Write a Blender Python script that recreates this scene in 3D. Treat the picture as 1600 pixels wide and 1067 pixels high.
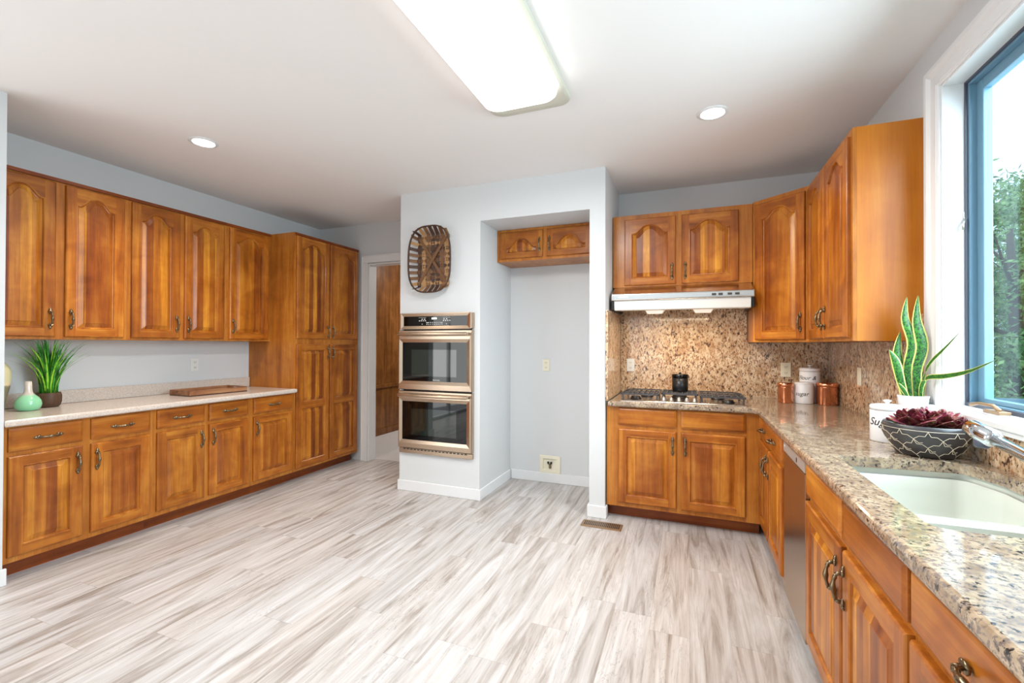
import bpy, bmesh, math, random
from mathutils import Vector, Matrix
random.seed(7)
PI = math.pi
D = bpy.data
for o in list(D.objects): D.objects.remove(o)
scene = bpy.context.scene
col = scene.collection

# ---------------------------------------------------------------- camera
F_PX, YAW, PITCH, ROLL, CAM_H = 705.75, math.radians(-21.455), math.radians(.3973), math.radians(.1873), 1.3477
fw = Vector((math.sin(YAW)*math.cos(PITCH), math.cos(YAW)*math.cos(PITCH), math.sin(PITCH)))
rt = Vector((math.cos(YAW), -math.sin(YAW), 0)); up = rt.cross(fw)
R_ = rt*math.cos(ROLL)+up*math.sin(ROLL); U_ = up*math.cos(ROLL)-rt*math.sin(ROLL)
cd = D.cameras.new('camera'); cam = D.objects.new('camera', cd); col.objects.link(cam)
m = Matrix((R_, U_, -fw)).transposed().to_4x4(); m.translation = (0, 0, CAM_H)
cam.matrix_world = m
cd.sensor_width = 36; cd.lens = 36*F_PX/1600; cd.clip_start = .02; cd.clip_end = 200
scene.camera = cam

# ---------------------------------------------------------------- colour management, world, lights
vs = scene.view_settings
scene.display_settings.display_device = 'sRGB'
vs.view_transform = 'Standard'; vs.look = 'None'; vs.gamma = 1; vs.use_curve_mapping = False
vs.exposure = 0.2
def lin(r, g=None, b=None):
    if g is None: r, g, b = r
    f = lambda c: (c/255/12.92) if c/255 <= .04045 else ((c/255+.055)/1.055)**2.4
    return (f(r), f(g), f(b), 1)
w = D.worlds.new('sky'); scene.world = w; w.use_nodes = True
bg = w.node_tree.nodes['Background']
bg.inputs[0].default_value = (.93, .97, 1, 1); bg.inputs[1].default_value = 1.7

def area(name, loc, direction, sx, sy, power, color=(1, 1, 1), spread=180):
    l = D.lights.new(name, 'AREA'); l.shape = 'RECTANGLE'; l.size = sx; l.size_y = sy
    l.energy = power; l.color = color; l.spread = math.radians(spread)
    o = D.objects.new(name, l); col.objects.link(o); o.location = loc
    o.rotation_euler = Vector(direction).to_track_quat('-Z', 'Y').to_euler(); return o
# daylight at the sink window, plus fill at two added openings out of view
area('assumed_patio_fill', (-4.36, -.55, 1.15), (1, .25, -.22), 2.1, 2.1, 42, (1, .99, .975))  # added fill, for light assumed to come from an unseen patio door
area('near_window_fill', (-1.6, -2.42, 1.45), (0, 1, -.14), 2.0, 1.6, 8, (.97, .98, 1))  # added fill from an unseen window behind the camera
area('daylight_sink_window', (1.42, 1.75, 1.85), (-1, 0, -.42), 1.6, 1.4, 96, (1, .925, .85), 150)
sun = D.lights.new('sun', 'SUN'); sun.energy = 1.4; sun.angle = math.radians(1.0); sun.color = (1, .96, .9)
so = D.objects.new('sun', sun); col.objects.link(so); so.rotation_euler = Vector((.7, -.1, -.8)).to_track_quat('-Z', 'Y').to_euler()

# ---------------------------------------------------------------- tagging
def tag(o, label=None, cat=None, group=None, kind=None):
    if label: o['label'] = label
    if cat: o['category'] = cat
    if group: o['group'] = group
    if kind: o['kind'] = kind
    return o
def empty(name, loc=(0, 0, 0), rz=0, label=None, cat=None, group=None):
    o = D.objects.new(name, None); col.objects.link(o); o.location = loc
    o.rotation_euler = (0, 0, rz); o.empty_display_size = .05
    return tag(o, label, cat, group)

# ---------------------------------------------------------------- mesh builder
class MB:
    def __init__(s): s.v = []; s.f = []; s.m = []; s.sm = []
    def add(s, vs, fs, mat=0, smooth=False):
        b = len(s.v); s.v += [tuple(p) for p in vs]
        for f in fs: s.f.append([b+i for i in f]); s.m.append(mat); s.sm.append(smooth)
        return s
    def box(s, x0, x1, y0, y1, z0, z1, mat=0):
        return s.add([(x0,y0,z0),(x1,y0,z0),(x1,y1,z0),(x0,y1,z0),(x0,y0,z1),(x1,y0,z1),(x1,y1,z1),(x0,y1,z1)],
                     [(0,3,2,1),(4,5,6,7),(0,1,5,4),(1,2,6,5),(2,3,7,6),(3,0,4,7)], mat)
    def obox(s, c, ax, ay, az, mat=0):
        """box about c with half-axis vectors"""
        c = Vector(c); ax, ay, az = Vector(ax), Vector(ay), Vector(az)
        P = [c+i*ax+j*ay+k*az for k in (-1, 1) for i, j in ((-1,-1),(1,-1),(1,1),(-1,1))]
        return s.add(P, [(0,3,2,1),(4,5,6,7),(0,1,5,4),(1,2,6,5),(2,3,7,6),(3,0,4,7)], mat)
    def loops(s, L, mat=0, close=True, cap0=False, cap1=False, smooth=False):
        n = len(L[0]); b = len(s.v)
        for l in L: s.v += [tuple(p) for p in l]
        for k in range(len(L)-1):
            for i in range(n if close else n-1):
                j = (i+1) % n
                s.f.append([b+k*n+i, b+k*n+j, b+(k+1)*n+j, b+(k+1)*n+i]); s.m.append(mat); s.sm.append(smooth)
        if cap0: s.f.append([b+i for i in range(n)][::-1]); s.m.append(mat); s.sm.append(False)
        if cap1: s.f.append([b+(len(L)-1)*n+i for i in range(n)]); s.m.append(mat); s.sm.append(False)
        return s
    def lathe(s, prof, c=(0, 0, 0), n=32, mat=0, smooth=True, cap0=True, cap1=True):
        L = [[(c[0]+r*math.cos(2*PI*i/n), c[1]+r*math.sin(2*PI*i/n), c[2]+z) for i in range(n)] for r, z in prof]
        return s.loops(L, mat, True, cap0, cap1, smooth)
    def tube(s, pts, rad, n=10, mat=0, smooth=True, flat=1.0, upv=None):
        pts = [Vector(p) for p in pts]
        if not isinstance(rad, (list, tuple)): rad = [rad]*len(pts)
        L = []; prev = Vector(upv) if upv else None
        for i, p in enumerate(pts):
            t = (pts[min(i+1, len(pts)-1)]-pts[max(i-1, 0)]).normalized()
            a = prev if prev else (Vector((0, 0, 1)) if abs(t.z) < .9 else Vector((1, 0, 0)))
            x = t.cross(a).normalized(); y = x.cross(t).normalized(); prev = y
            L.append([p+rad[i]*(math.cos(2*PI*k/n)*x+flat*math.sin(2*PI*k/n)*y) for k in range(n)])
        return s.loops(L, mat, True, True, True, smooth)
    def build(s, name, mats, parent=None, loc=None, bevel=0, seg=2, rot=None):
        me = D.meshes.new(name); me.from_pydata(s.v, [], s.f)
        if not isinstance(mats, (list, tuple)): mats = [mats]
        for x in mats: me.materials.append(x)
        for p, mi, sm in zip(me.polygons, s.m, s.sm): p.material_index = mi; p.use_smooth = sm
        bm = bmesh.new(); bm.from_mesh(me)
        bmesh.ops.recalc_face_normals(bm, faces=bm.faces); bm.to_mesh(me); bm.free(); me.update()
        return link(name, me, parent, loc, rot, bevel, seg)
def link(name, me, parent=None, loc=None, rot=None, bevel=0, seg=2):
    o = D.objects.new(name, me); col.objects.link(o)
    if parent: o.parent = parent
    if loc: o.location = loc
    if rot: o.rotation_euler = rot
    if bevel:
        b = o.modifiers.new('bevel', 'BEVEL'); b.width = bevel; b.segments = seg; b.limit_method = 'ANGLE'
        b.harden_normals = False
    return o
def struct(name, mb, mat, bevel=0):
    o = mb.build(name, mat, bevel=bevel); o['kind'] = 'structure'; return o
def thing(name, mb, mat, label, cat, group=None, bevel=0, **k):
    return tag(mb.build(name, mat, bevel=bevel, **k), label, cat, group)

# ---------------------------------------------------------------- materials
class N:
    def __init__(s, name):
        s.mat = D.materials.new(name); s.mat.use_nodes = True; s.t = s.mat.node_tree
        s.b = s.t.nodes['Principled BSDF']
    def n(s, typ, ins=None, **attrs):
        nd = s.t.nodes.new(typ)
        for k, v in attrs.items(): setattr(nd, k, v)
        for k, v in (ins or {}).items():
            sock = nd.inputs[k]
            if isinstance(v, bpy.types.NodeSocket): s.t.links.new(v, sock)
            else: sock.default_value = v
        return nd
    def set(s, **k):
        names = dict(color='Base Color', rough='Roughness', metal='Metallic', coat='Coat Weight', coatr='Coat Roughness',
                     spec='Specular IOR Level', emit='Emission Strength', ecol='Emission Color', normal='Normal', trans='Transmission Weight', ior='IOR', alpha='Alpha', sss='Subsurface Weight')
        for a, v in k.items():
            sock = s.b.inputs[names[a]]
            if isinstance(v, bpy.types.NodeSocket): s.t.links.new(v, sock)
            else: sock.default_value = v
        return s
    def ramp(s, fac, stops, interp='LINEAR'):
        r = s.n('ShaderNodeValToRGB', {'Fac': fac}); cr = r.color_ramp; cr.interpolation = interp
        while len(cr.elements) < len(stops): cr.elements.new(.5)
        for e, (p, c) in zip(cr.elements, stops): e.position = p; e.color = c
        return r.outputs[0]
    def math(s, op, a, b=0.0, c=None):
        ins = {0: a, 1: b}
        if c is not None: ins[2] = c
        return s.n('ShaderNodeMath', ins, operation=op).outputs[0]
    def mix(s, fac, a, b, mode='MIX'):
        nd = s.n('ShaderNodeMix', data_type='RGBA', blend_type=mode)
        for i, v in ((0, fac), (6, a), (7, b)):
            if isinstance(v, bpy.types.NodeSocket): s.t.links.new(v, nd.inputs[i])
            else: nd.inputs[i].default_value = v
        return nd.outputs[2]
    def coord(s, kind='Object', scale=(1, 1, 1), rnd=0.0, rot=(0, 0, 0)):
        tc = s.n('ShaderNodeTexCoord').outputs[kind]
        if rnd:
            oi = s.n('ShaderNodeObjectInfo').outputs['Random']
            off = s.n('ShaderNodeCombineXYZ', {0: s.math('MULTIPLY', oi, rnd), 1: s.math('MULTIPLY', oi, rnd*1.7), 2: s.math('MULTIPLY', oi, rnd*.6)})
            tc = s.n('ShaderNodeVectorMath', {0: tc, 1: off.outputs[0]}, operation='ADD').outputs[0]
        mp = s.n('ShaderNodeMapping', {'Vector': tc, 'Scale': scale, 'Rotation': rot})
        return mp.outputs[0]
    def noise(s, vec, scale, detail=3, rough=.55, dist=0.0):
        return s.n('ShaderNodeTexNoise', {'Vector': vec, 'Scale': scale, 'Detail': detail, 'Roughness': rough, 'Distortion': dist}).outputs[0]
    def bump(s, h, strength=.2, dist=.002):
        return s.n('ShaderNodeBump', {'Height': h, 'Strength': strength, 'Distance': dist}).outputs[0]

def simple(name, c, rough=.5, **k):
    x = N(name); x.set(color=lin(c) if max(c[:3]) > 1 else c, rough=rough, **k); return x.mat

def wood(name, axis='z', dark=(112, 50, 8), mid=(172, 96, 26), light=(212, 140, 52), strips=0.0, rough=.3, rnd=9.0, var=.22, grain=.35):
    x = N(name)
    sc = {'z': (1, 1, .07), 'x': (.07, 1, 1), 'y': (1, .07, 1)}[axis]
    v = x.coord('Object', sc, rnd)
    n1 = x.noise(v, 16, 4, .6, .4)
    v2 = x.coord('Object', (1, 1, 1), rnd); n2 = x.noise(v2, 5, 3, .6, .6)
    fac = x.math('ADD', x.math('MULTIPLY', n1, .62), x.math('MULTIPLY', n2, .38))
    colr = x.ramp(fac, [(.30, lin(dark)), (.50, lin(mid)), (.70, lin(light))])
    fine = x.noise(x.coord('Object', {'z': (1, 1, .025), 'x': (.025, 1, 1), 'y': (1, .025, 1)}[axis], rnd), 160, 2, .5)
    colr = x.mix(grain, colr, x.ramp(fine, [(.3, (.45, .45, .45, 1)), (.65, (1, 1, 1, 1))]), 'MULTIPLY')
    oi = x.n('ShaderNodeObjectInfo').outputs['Random']
    val = x.math('ADD', x.math('MULTIPLY', oi, var), .95-var*.5)
    if strips:
        sx = x.n('ShaderNodeSeparateXYZ', {0: x.n('ShaderNodeTexCoord').outputs['Object']}).outputs[0]
        k = x.math('FLOOR', x.math('ADD', x.math('DIVIDE', sx, strips), x.math('MULTIPLY', oi, 37.0)))
        wn = x.n('ShaderNodeTexWhiteNoise', {'W': k}, noise_dimensions='1D').outputs['Value']
        val = x.math('MULTIPLY', val, x.math('ADD', x.math('MULTIPLY', wn, .85), .62))
        hsv = x.n('ShaderNodeHueSaturation', {'Hue': x.math('ADD', x.math('MULTIPLY', wn, .024), .49), 'Saturation': 1.0, 'Value': val, 'Color': colr})
    else:
        hsv = x.n('ShaderNodeHueSaturation', {'Value': val, 'Color': colr})
    x.set(color=hsv.outputs[0], rough=rough, coat=.05, coatr=.15, spec=.38, normal=x.bump(fine, .08, .001))
    return x.mat

M = {}
M['wood_v'] = wood('cherry_stile', 'z')
M['wood_h'] = wood('cherry_rail', 'x')
M['wood_p'] = wood('cherry_panel', 'z', strips=.052, var=.14)
M['wood_body'] = wood('cherry_body', 'z', dark=(146, 80, 24), mid=(186, 112, 38), light=(210, 142, 60), var=.08)
M['veneer'] = wood('maple_veneer', 'z', dark=(176, 98, 20), mid=(192, 112, 26), light=(204, 128, 38), var=.03, grain=.18, rough=.35)
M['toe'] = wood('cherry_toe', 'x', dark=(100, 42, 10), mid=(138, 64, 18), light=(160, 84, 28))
M['toe_y'] = M['toe']
M['panelling'] = wood('dark_panelling', 'z', dark=(78, 44, 18), mid=(120, 74, 34), light=(160, 106, 56), rough=.3, rnd=0.0, var=0.0)
M['traywood'] = wood('tray_wood', 'x', dark=(84, 48, 28), mid=(142, 92, 60), light=(184, 136, 96), rough=.5)
M['traydark'] = wood('tray_dark', 'x', dark=(40, 22, 14), mid=(66, 38, 26), light=(92, 58, 40), rough=.4)
M['bowlwood'] = wood('bowl_wood', 'z', dark=(58, 40, 28), mid=(88, 62, 44), light=(118, 88, 66), rough=.6)

def paint(name, c, rough=.6, bump=.05):
    x = N(name); v = x.coord('Object'); n = x.noise(v, 180, 2)
    x.set(color=lin(c), rough=rough, spec=.25, normal=x.bump(n, bump, .001)); return x.mat
M['wall'] = paint('wall_paint', (211, 213, 214))
M['ceil'] = paint('ceiling_paint', (236, 234, 233), .8, .25)
M['trim'] = simple('white_trim', (226, 227, 228), .35)
M['jambblue'] = simple('daylight_blue_vinyl', (104, 142, 164), .35)  # blue cast of daylight on the window frame put into its colour
M['jambdark'] = simple('dark_weatherstrip', (74, 78, 92), .4)

def floor_mat():
    x = N('vinyl_plank')
    tc = x.n('ShaderNodeTexCoord').outputs['Object']
    sp = x.n('ShaderNodeSeparateXYZ', {0: tc})
    X, Y = sp.outputs[0], sp.outputs[1]
    W, L = .178, 1.22
    row = x.math('FLOOR', x.math('DIVIDE', X, W))
    rn = x.n('ShaderNodeTexWhiteNoise', {'W': row}, noise_dimensions='1D').outputs['Value']
    yy = x.math('ADD', x.math('DIVIDE', Y, L), rn)
    pl = x.math('FLOOR', yy)
    idv = x.n('ShaderNodeCombineXYZ', {0: row, 1: pl, 2: 0.0}).outputs[0]
    pn = x.n('ShaderNodeTexWhiteNoise', {'Vector': idv}, noise_dimensions='3D')
    # grain coordinates, shifted per plank
    gv = x.n('ShaderNodeCombineXYZ', {0: x.math('MULTIPLY', X, 1.0), 1: x.math('MULTIPLY', Y, .085), 2: x.math('MULTIPLY', pn.outputs['Value'], 40.0)}).outputs[0]
    g1 = x.noise(gv, 13, 7, .62, 1.3)
    gv2 = x.n('ShaderNodeCombineXYZ', {0: X, 1: x.math('MULTIPLY', Y, .02), 2: x.math('MULTIPLY', pn.outputs['Value'], 11.0)}).outputs[0]
    g2 = x.noise(gv2, 130, 3, .6, .2)
    colr = x.ramp(g1, [(.26, lin(124, 112, 102)), (.37, lin(164, 156, 150)), (.48, lin(192, 188, 186)), (.64, lin(210, 209, 210))])
    colr = x.mix(.22, colr, x.ramp(g2, [(.30, lin(150, 144, 138)), (.6, (1, 1, 1, 1))]), 'MULTIPLY')
    warm = x.mix(x.math('MULTIPLY', pn.outputs['Value'], .40), colr, x.mix(1.0, colr, lin(240, 228, 216), 'MULTIPLY'))
    # thin dark cracks and knots
    gv3 = x.n('ShaderNodeCombineXYZ', {0: X, 1: x.math('MULTIPLY', Y, .13), 2: x.math('MULTIPLY', pn.outputs['Value'], 23.0)}).outputs[0]
    g3 = x.noise(gv3, 17, 5, .6, 2.2)
    ridge = x.ramp(x.math('ABSOLUTE', x.math('SUBTRACT', g3, .5)), [(.0, (1, 1, 1, 1)), (.016, (0, 0, 0, 1))])
    patch = x.ramp(x.noise(gv3, 6, 2, .5), [(.50, (0, 0, 0, 1)), (.62, (1, 1, 1, 1))])
    warm = x.mix(x.math('MULTIPLY', x.math('MULTIPLY', ridge, patch), .42), warm, lin(96, 84, 76))
    # seams
    fx = x.math('PINGPONG', x.math('FRACT', x.math('DIVIDE', X, W)), .5)
    fy = x.math('PINGPONG', x.math('FRACT', yy), .5)
    sx = x.math('LESS_THAN', fx, .004); sy = x.math('LESS_THAN', fy, .0012)
    seam = x.math('MULTIPLY', x.math('MAXIMUM', sx, sy), .28)
    val = x.n('ShaderNodeHueSaturation', {'Value': x.math('ADD', x.math('MULTIPLY', pn.outputs['Value'], .10), .93), 'Color': warm}).outputs[0]
    out = x.mix(seam, val, lin(120, 108, 98))
    x.set(color=out, rough=x.math('ADD', x.math('MULTIPLY', g2, .15), .30), spec=.45, normal=x.bump(g2, .05, .001))
    return x.mat
M['floor'] = floor_mat()
x = N('carpet'); n_ = x.noise(x.coord('Object'), 220, 3); x.set(color=x.ramp(n_, [(.3, lin(176, 170, 168)), (.7, lin(214, 210, 208))]), rough=.95, normal=x.bump(n_, .6, .004)); M['carpet'] = x.mat

def granite(name, base, light, dark, mid, scale, stretch=(1, 1, 1), rot=(0, 0, 0), rough=.12, thr=.40):
    x = N(name)
    v = x.coord('Object', stretch, 0, rot)
    a = x.noise(v, scale*.32, 3, .6, .4); b = x.noise(v, scale, 4, .65, .3); c = x.noise(x.coord('Object', stretch, 0, (rot[0]+.7, rot[1], rot[2]+.4)), scale*1.5, 3, .6)
    colr = x.ramp(a, [(.35, lin(base)), (.62, lin(light))])
    colr = x.mix(x.ramp(c, [(.50, (0, 0, 0, 1)), (.60, (1, 1, 1, 1))]), colr, lin(mid))
    colr = x.mix(x.ramp(b, [(thr-.05, (1, 1, 1, 1)), (thr+.02, (0, 0, 0, 1))]), colr, lin(dark))
    x.set(color=colr, rough=rough, spec=.5, coat=.15, coatr=.05)
    return x.mat
M['granite_top'] = granite('granite_counter', (140, 118, 96), (184, 164, 138), (50, 44, 42), (124, 110, 102), 58, (1, 1, 1), rough=.08, thr=.42)
M['granite_wall'] = granite('granite_backsplash', (184, 150, 116), (220, 198, 168), (78, 52, 40), (156, 112, 78), 58, (1, .8, .55), (.0, .75, 0.3), rough=.14, thr=.432)
x = N('speckled_laminate'); v = x.coord('Object'); n1 = x.noise(v, 260, 2); n2 = x.noise(v, 90, 3)
cc = x.ramp(n2, [(.3, lin(200, 186, 174)), (.7, lin(220, 208, 198))]); cc = x.mix(x.ramp(n1, [(.36, (1, 1, 1, 1)), (.42, (0, 0, 0, 1))]), cc, lin(176, 158, 144))
x.set(color=cc, rough=.22); M['laminate'] = x.mat

def brushed(name, c, rough=.26, sc=(1, 1, 60)):
    x = N(name); n = x.noise(x.coord('Object', sc), 20, 2)
    x.set(color=lin(c), metal=1.0, rough=x.math('ADD', x.math('MULTIPLY', n, .06), rough-.03)); return x.mat
M['steel'] = brushed('stainless_steel', (188, 170, 150))
M['steel_hood'] = brushed('stainless_hood', (214, 208, 202), .22)
M['chrome'] = simple('chrome', (215, 218, 222), .08, metal=1.0)
M['brass'] = simple('antique_brass', (128, 112, 88), .28, metal=1.0)
M['copper'] = simple('copper', (228, 156, 120), .22, metal=1.0)
M['blackglass'] = simple('black_glass', (6, 7, 8), .03, spec=.4)
M['ovenwin'] = simple('oven_window', (20, 30, 26), .03, spec=.6, coat=.35)
M['black'] = simple('black_enamel', (18, 18, 20), .35)
M['iron'] = simple('cast_iron', (62, 60, 62), .5)
M['knob'] = simple('knob_silver', (200, 196, 190), .3, metal=.8)
M['white'] = simple('white_ceramic', (236, 236, 238), .15, coat=.4)
M['cream'] = simple('cream_plastic', (232, 226, 204), .4)
M['whiteplastic'] = simple('white_plastic', (222, 222, 218), .4)
M['slot'] = simple('dark_slot', (60, 56, 50), .5)
M['ink'] = simple('black_lettering', (26, 26, 28), .5)
M['legend'] = simple('white_legend', (225, 225, 220), .5)
M['sink'] = simple('bisque_sink', (212, 214, 204), .22, coat=.3)
M['register'] = simple('register_bronze', (156, 128, 98), .4, metal=.5)
M['plinth'] = simple('white_caulk', (220, 220, 220), .5)
def emis(name, c, s):
    x = N(name); x.set(color=(.9, .9, .9, 1), ecol=c, emit=s, rough=.4); return x.mat
M['diffuser'] = emis('glowing_diffuser', (1, .985, .96, 1), 3.2)
M['lampglow'] = emis('glowing_bulb', (1, .95, .87, 1), 14)
M['display'] = emis('oven_display', (.85, 1, .6, 1), 1.2)
M['hoodlens'] = emis('hood_light_lens', (1, .8, .55, 1), .35)
x = N('window_glass'); t_ = x.t
tr = x.n('ShaderNodeBsdfTransparent', {0: (.78, .91, 1, 1)}); gl = x.n('ShaderNodeBsdfGlossy', {'Roughness': .02}); fr = x.n('ShaderNodeLayerWeight', {'Blend': .5}); fo = x.math('ADD', x.math('MULTIPLY', x.math('POWER', fr.outputs['Facing'], 4.0), .35), .03)
mx = x.n('ShaderNodeMixShader', {0: fo, 1: tr.outputs[0], 2: gl.outputs[0]}); t_.links.new(mx.outputs[0], t_.nodes['Material Output'].inputs[0]); M['glass'] = x.mat

# ================================================================= STRUCTURE
H = 2.742
XL, XR, YB = -4.20, 1.042, 4.26
struct('floor', MB().box(-4.32, 1.25, -2.4, 4.36, -.06, 0), M['floor'])
struct('floor.001', MB().box(-4.5, -1.2, 4.36, 8.3, -.06, .002), M['carpet'])
struct('ceiling', MB().box(-4.5, 1.25, -2.4, 8.3, H, H+.1), M['ceil'])
b = MB().box(XL-.12, XL, .55, YB, 0, H).box(XL-.12, XL, -2.28, -1.65, 0, H).box(XL-.12, XL, -1.65, .55, 2.2, H)  # gap left for the assumed patio door, out of view
struct('wall_left', b, M['wall'])
struct('wall_stub', MB().box(XL, -3.545, 1.18, 1.306, 0, H), M['wall'])
b = MB().box(XL-.12, -3.44, YB, 4.36, 0, H).box(-3.44, -2.53, YB, 4.36, 2.275, H).box(-2.53, XR+.13, YB, 4.36, 0, H)
struct('wall_back', b, M['wall'])
b = (MB().box(-2.513, -2.475, 3.54, YB, 0, H).box(-1.765, -1.69, 3.54, YB, 0, H).box(-2.475, -1.765, 3.54, YB, 0, .38)
     .box(-2.475, -1.765, 3.54, YB, 1.60, H).box(-1.69, -.735, 3.54, YB, 2.421, H).box(-.735, -.612, 3.54, YB, 0, H)
     .box(-2.475, -1.765, 4.15, YB, .38, 1.60))
struct('wall_center', b, M['wall'])
WY0, WY1, WZ0, WZ1 = .86, 2.555, 1.085, 2.505
b = (MB().box(XR, XR+.13, WY1, YB, 0, H).box(XR, XR+.13, -2.28, WY0, 0, H).box(XR, XR+.13, WY0, WY1, 0, WZ0-.0).box(XR, XR+.13, WY0, WY1, WZ1, H))
struct('wall_right', b, M['wall'])
b = MB().box(XL-.12, -2.7, -2.4, -2.28, 0, H).box(-.5, XR+.13, -2.4, -2.28, 0, H).box(-2.7, -.5, -2.4, -2.28, 0, .6).box(-2.7, -.5, -2.4, -2.28, 2.3, H)
struct('wall_near', b, M['wall'])
# hall beyond the doorway
b = MB().box(-4.40, -4.262, 4.36, 8.2, 0, H)
struct('wall_hall', b, M['panelling'])
struct('trim_1', MB().box(-4.262, -4.236, 4.36, 8.2, .70, .755).box(-4.262, -4.247, 4.36, 8.2, 0, .10), M['panelling'], bevel=.006)
struct('wall_hall_far', MB().box(-4.4, -1.2, 8.2, 8.3, 0, H), M['panelling'])
struct('wall_hall_right', MB().box(-1.3, -1.2, 4.36, 8.2, 0, H), M['wall'])
# baseboards
def bb(name, *boxes):
    m_ = MB()
    for bx in boxes: m_.box(*bx)
    o = struct(name, m_, M['trim'], bevel=.005); return o
bb('baseboard_center', (-2.527, -1.676, 3.526, 3.54, 0, .095), (-1.69, -1.676, 3.54, YB-.014, 0, .095), (-1.676, -.749, YB-.014, YB, 0, .095), (-2.527, -2.513, 3.54, YB, 0, .095))
bb('baseboard_column', (-.749, -.598, 3.526, 3.54, 0, .095), (-.749, -.735, 3.54, YB-.014, 0, .095), (-.612, -.598, 3.54, 3.60, 0, .095))
bb('baseboard_stub', (-3.545, -3.531, 1.166, 1.32, 0, .095), (-4.2, -3.531, 1.166, 1.18, 0, .095))
bb('baseboard_left', (-4.2, -4.186, .55, 1.166, 0, .095))
# door casing
b = (MB().box(-3.545, -3.455, YB-.022, YB, 0, 2.285).box(-3.545, -2.53, YB-.022, YB, 2.285, 2.372).box(-3.472, -3.452, YB-.028, YB-.022, 0, 2.288)
     .box(-3.545, -3.53, YB-.028, YB-.022, 0, 2.372).box(-3.545, -2.53, YB-.028, YB-.022, 2.357, 2.372).box(-3.452, -3.438, YB-.018, 4.37, 0, 2.275).box(-3.438, -2.53, YB-.018, 4.37, 2.262, 2.276))
struct('trim_2', b, M['trim'], bevel=.003)
# window over the sink
b = MB()
CO, CI = .098, .0
ci0, ci1, cz0, cz1 = WY0-.0, WY1, WZ0, WZ1
def mitre(b, prof, y0, y1, z0, z1):
    """U-shaped mitred casing: profile points are (distance outward from the opening, x)"""
    L = []
    for o, xx in prof: L.append([(xx, y0-o, z0), (xx, y0-o, z1+o), (xx, y1+o, z1+o), (xx, y1+o, z0)])
    L.append(L[0]); b.loops(L, 0, close=False)
mitre(b, [(-.004, XR), (-.004, XR-.012), (.004, XR-.016), (.010, XR-.016), (.012, XR-.019), (.020, XR-.019), (.024, XR-.014), (.060, XR-.017), (.070, XR-.024), (.076, XR-.028), (CO, XR-.028), (CO, XR)], ci0, ci1, 1.061, cz1)
struct('trim_3', b, M['trim'])
wroot = empty('window_1', (XR+.06, (WY0+WY1)/2, WZ0)); wroot['kind'] = 'structure'
def wpart(name, mb, mat, bevel=0):
    o = mb.build(name, mat, wroot, bevel=bevel); o.location = -Vector(wroot.location); return o
wpart('jamb_liner', MB().box(XR-.005, 1.112, WY1-.012, WY1-.0005, WZ0, WZ1-.012).box(XR-.005, 1.112, WY0+.0005, WY0+.012, WZ0, WZ1-.012).box(XR-.005, 1.112, WY0+.0005, WY1-.0005, WZ1-.012, WZ1-.0005), M['trim'])
wpart('weatherstrip', MB().box(1.112, 1.122, WY1-.02, WY1, WZ0+.022, WZ1-.02).box(1.112, 1.122, WY0, WY1, WZ1-.02, WZ1).box(1.112, 1.122, WY0, WY1, WZ0, WZ0+.022).box(1.112, 1.122, WY0, WY0+.02, WZ0+.022, WZ1-.02), M['jambdark'])
YM = (WY0+WY1)/2-.1
fr_ = MB().box(1.122, 1.172, WY1-.03, WY1, WZ0+.026, WZ1-.03).box(1.122, 1.172, WY0, WY0+.03, WZ0+.026, WZ1-.03).box(1.122, 1.172, WY0, WY1, WZ1-.03, WZ1).box(1.122, 1.172, WY0, WY1, WZ0, WZ0+.026)
wpart('window_frame', fr_, M['jambblue'], .002)
s_ = MB()
for (a, c) in ((WY0+.03, YM-.03), (YM+.03, WY1-.03)):
    for bx in ((1.146, 1.178, a, a+.045, WZ0+.026, WZ1-.03), (1.146, 1.178, c-.045, c, WZ0+.026, WZ1-.03), (1.146, 1.178, a+.045, c-.045, WZ1-.075, WZ1-.03), (1.146, 1.178, a+.045, c-.045, WZ0+.026, WZ0+.045)): s_.box(*bx)
s_.box(1.124, 1.176, YM-.03, YM+.03, WZ0+.026, WZ1-.03)
wpart('sash', s_, M['jambblue'], .003)
wpart('pane', MB().box(1.160, 1.164, WY0+.07, YM-.07, WZ0+.04, WZ1-.07).box(1.160, 1.164, YM+.07, WY1-.07, WZ0+.04, WZ1-.07), M['glass'])
wpart('sash_lock', MB().box(1.108, 1.124, WY1-.016, WY1-.006, 1.86, 1.93).tube([(1.112, WY1-.02, 1.90), (1.10, WY1-.03, 1.875), (1.10, WY1-.03, 1.85)], .005), M['knob'])
wpart('sill', MB().box(.992, 1.115, WY0-.12, WY1+.11, 1.060, 1.084).box(1.000, XR, WY0-.1, WY1+.09, 1.040, 1.060).box(1.06, 1.112, WY0, WY1, 1.084, 1.092), M['trim'], .005)

# assumed patio door and unseen near window, added to let light in; frames only
def frame_open(name, n_, axis, x0, a0, a1, z0, z1, mull):
    r = empty(name, (x0 if axis == 'x' else (a0+a1)/2, (a0+a1)/2 if axis == 'x' else x0, z0)); r['kind'] = 'structure'
    m_ = MB(); t = .05
    def bx(u0, u1, v0, v1, d=.05):
        if axis == 'x': m_.box(x0-d/2, x0+d/2, u0, u1, v0, v1)
        else: m_.box(u0, u1, x0-d/2, x0+d/2, v0, v1)
    bx(a0, a0+t, z0, z1); bx(a1-t, a1, z0, z1); bx(a0, a1, z1-t, z1); bx(a0, a1, z0, z0+t)
    for k in range(1, mull): c = a0+(a1-a0)*k/mull; bx(c-.035, c+.035, z0, z1)
    o = m_.build('window_frame', M['trim'], r, bevel=.004); o.location = -Vector(r.location); return r
frame_open('assumed_patio_door', 1, 'x', XL-.06, -1.65, .55, .0, 2.2, 2)  # unseen patio door, assumed from the light coming from the left
frame_open('fill_window', 2, 'y', -2.34, -2.7, -.5, .6, 2.3, 2)

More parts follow.
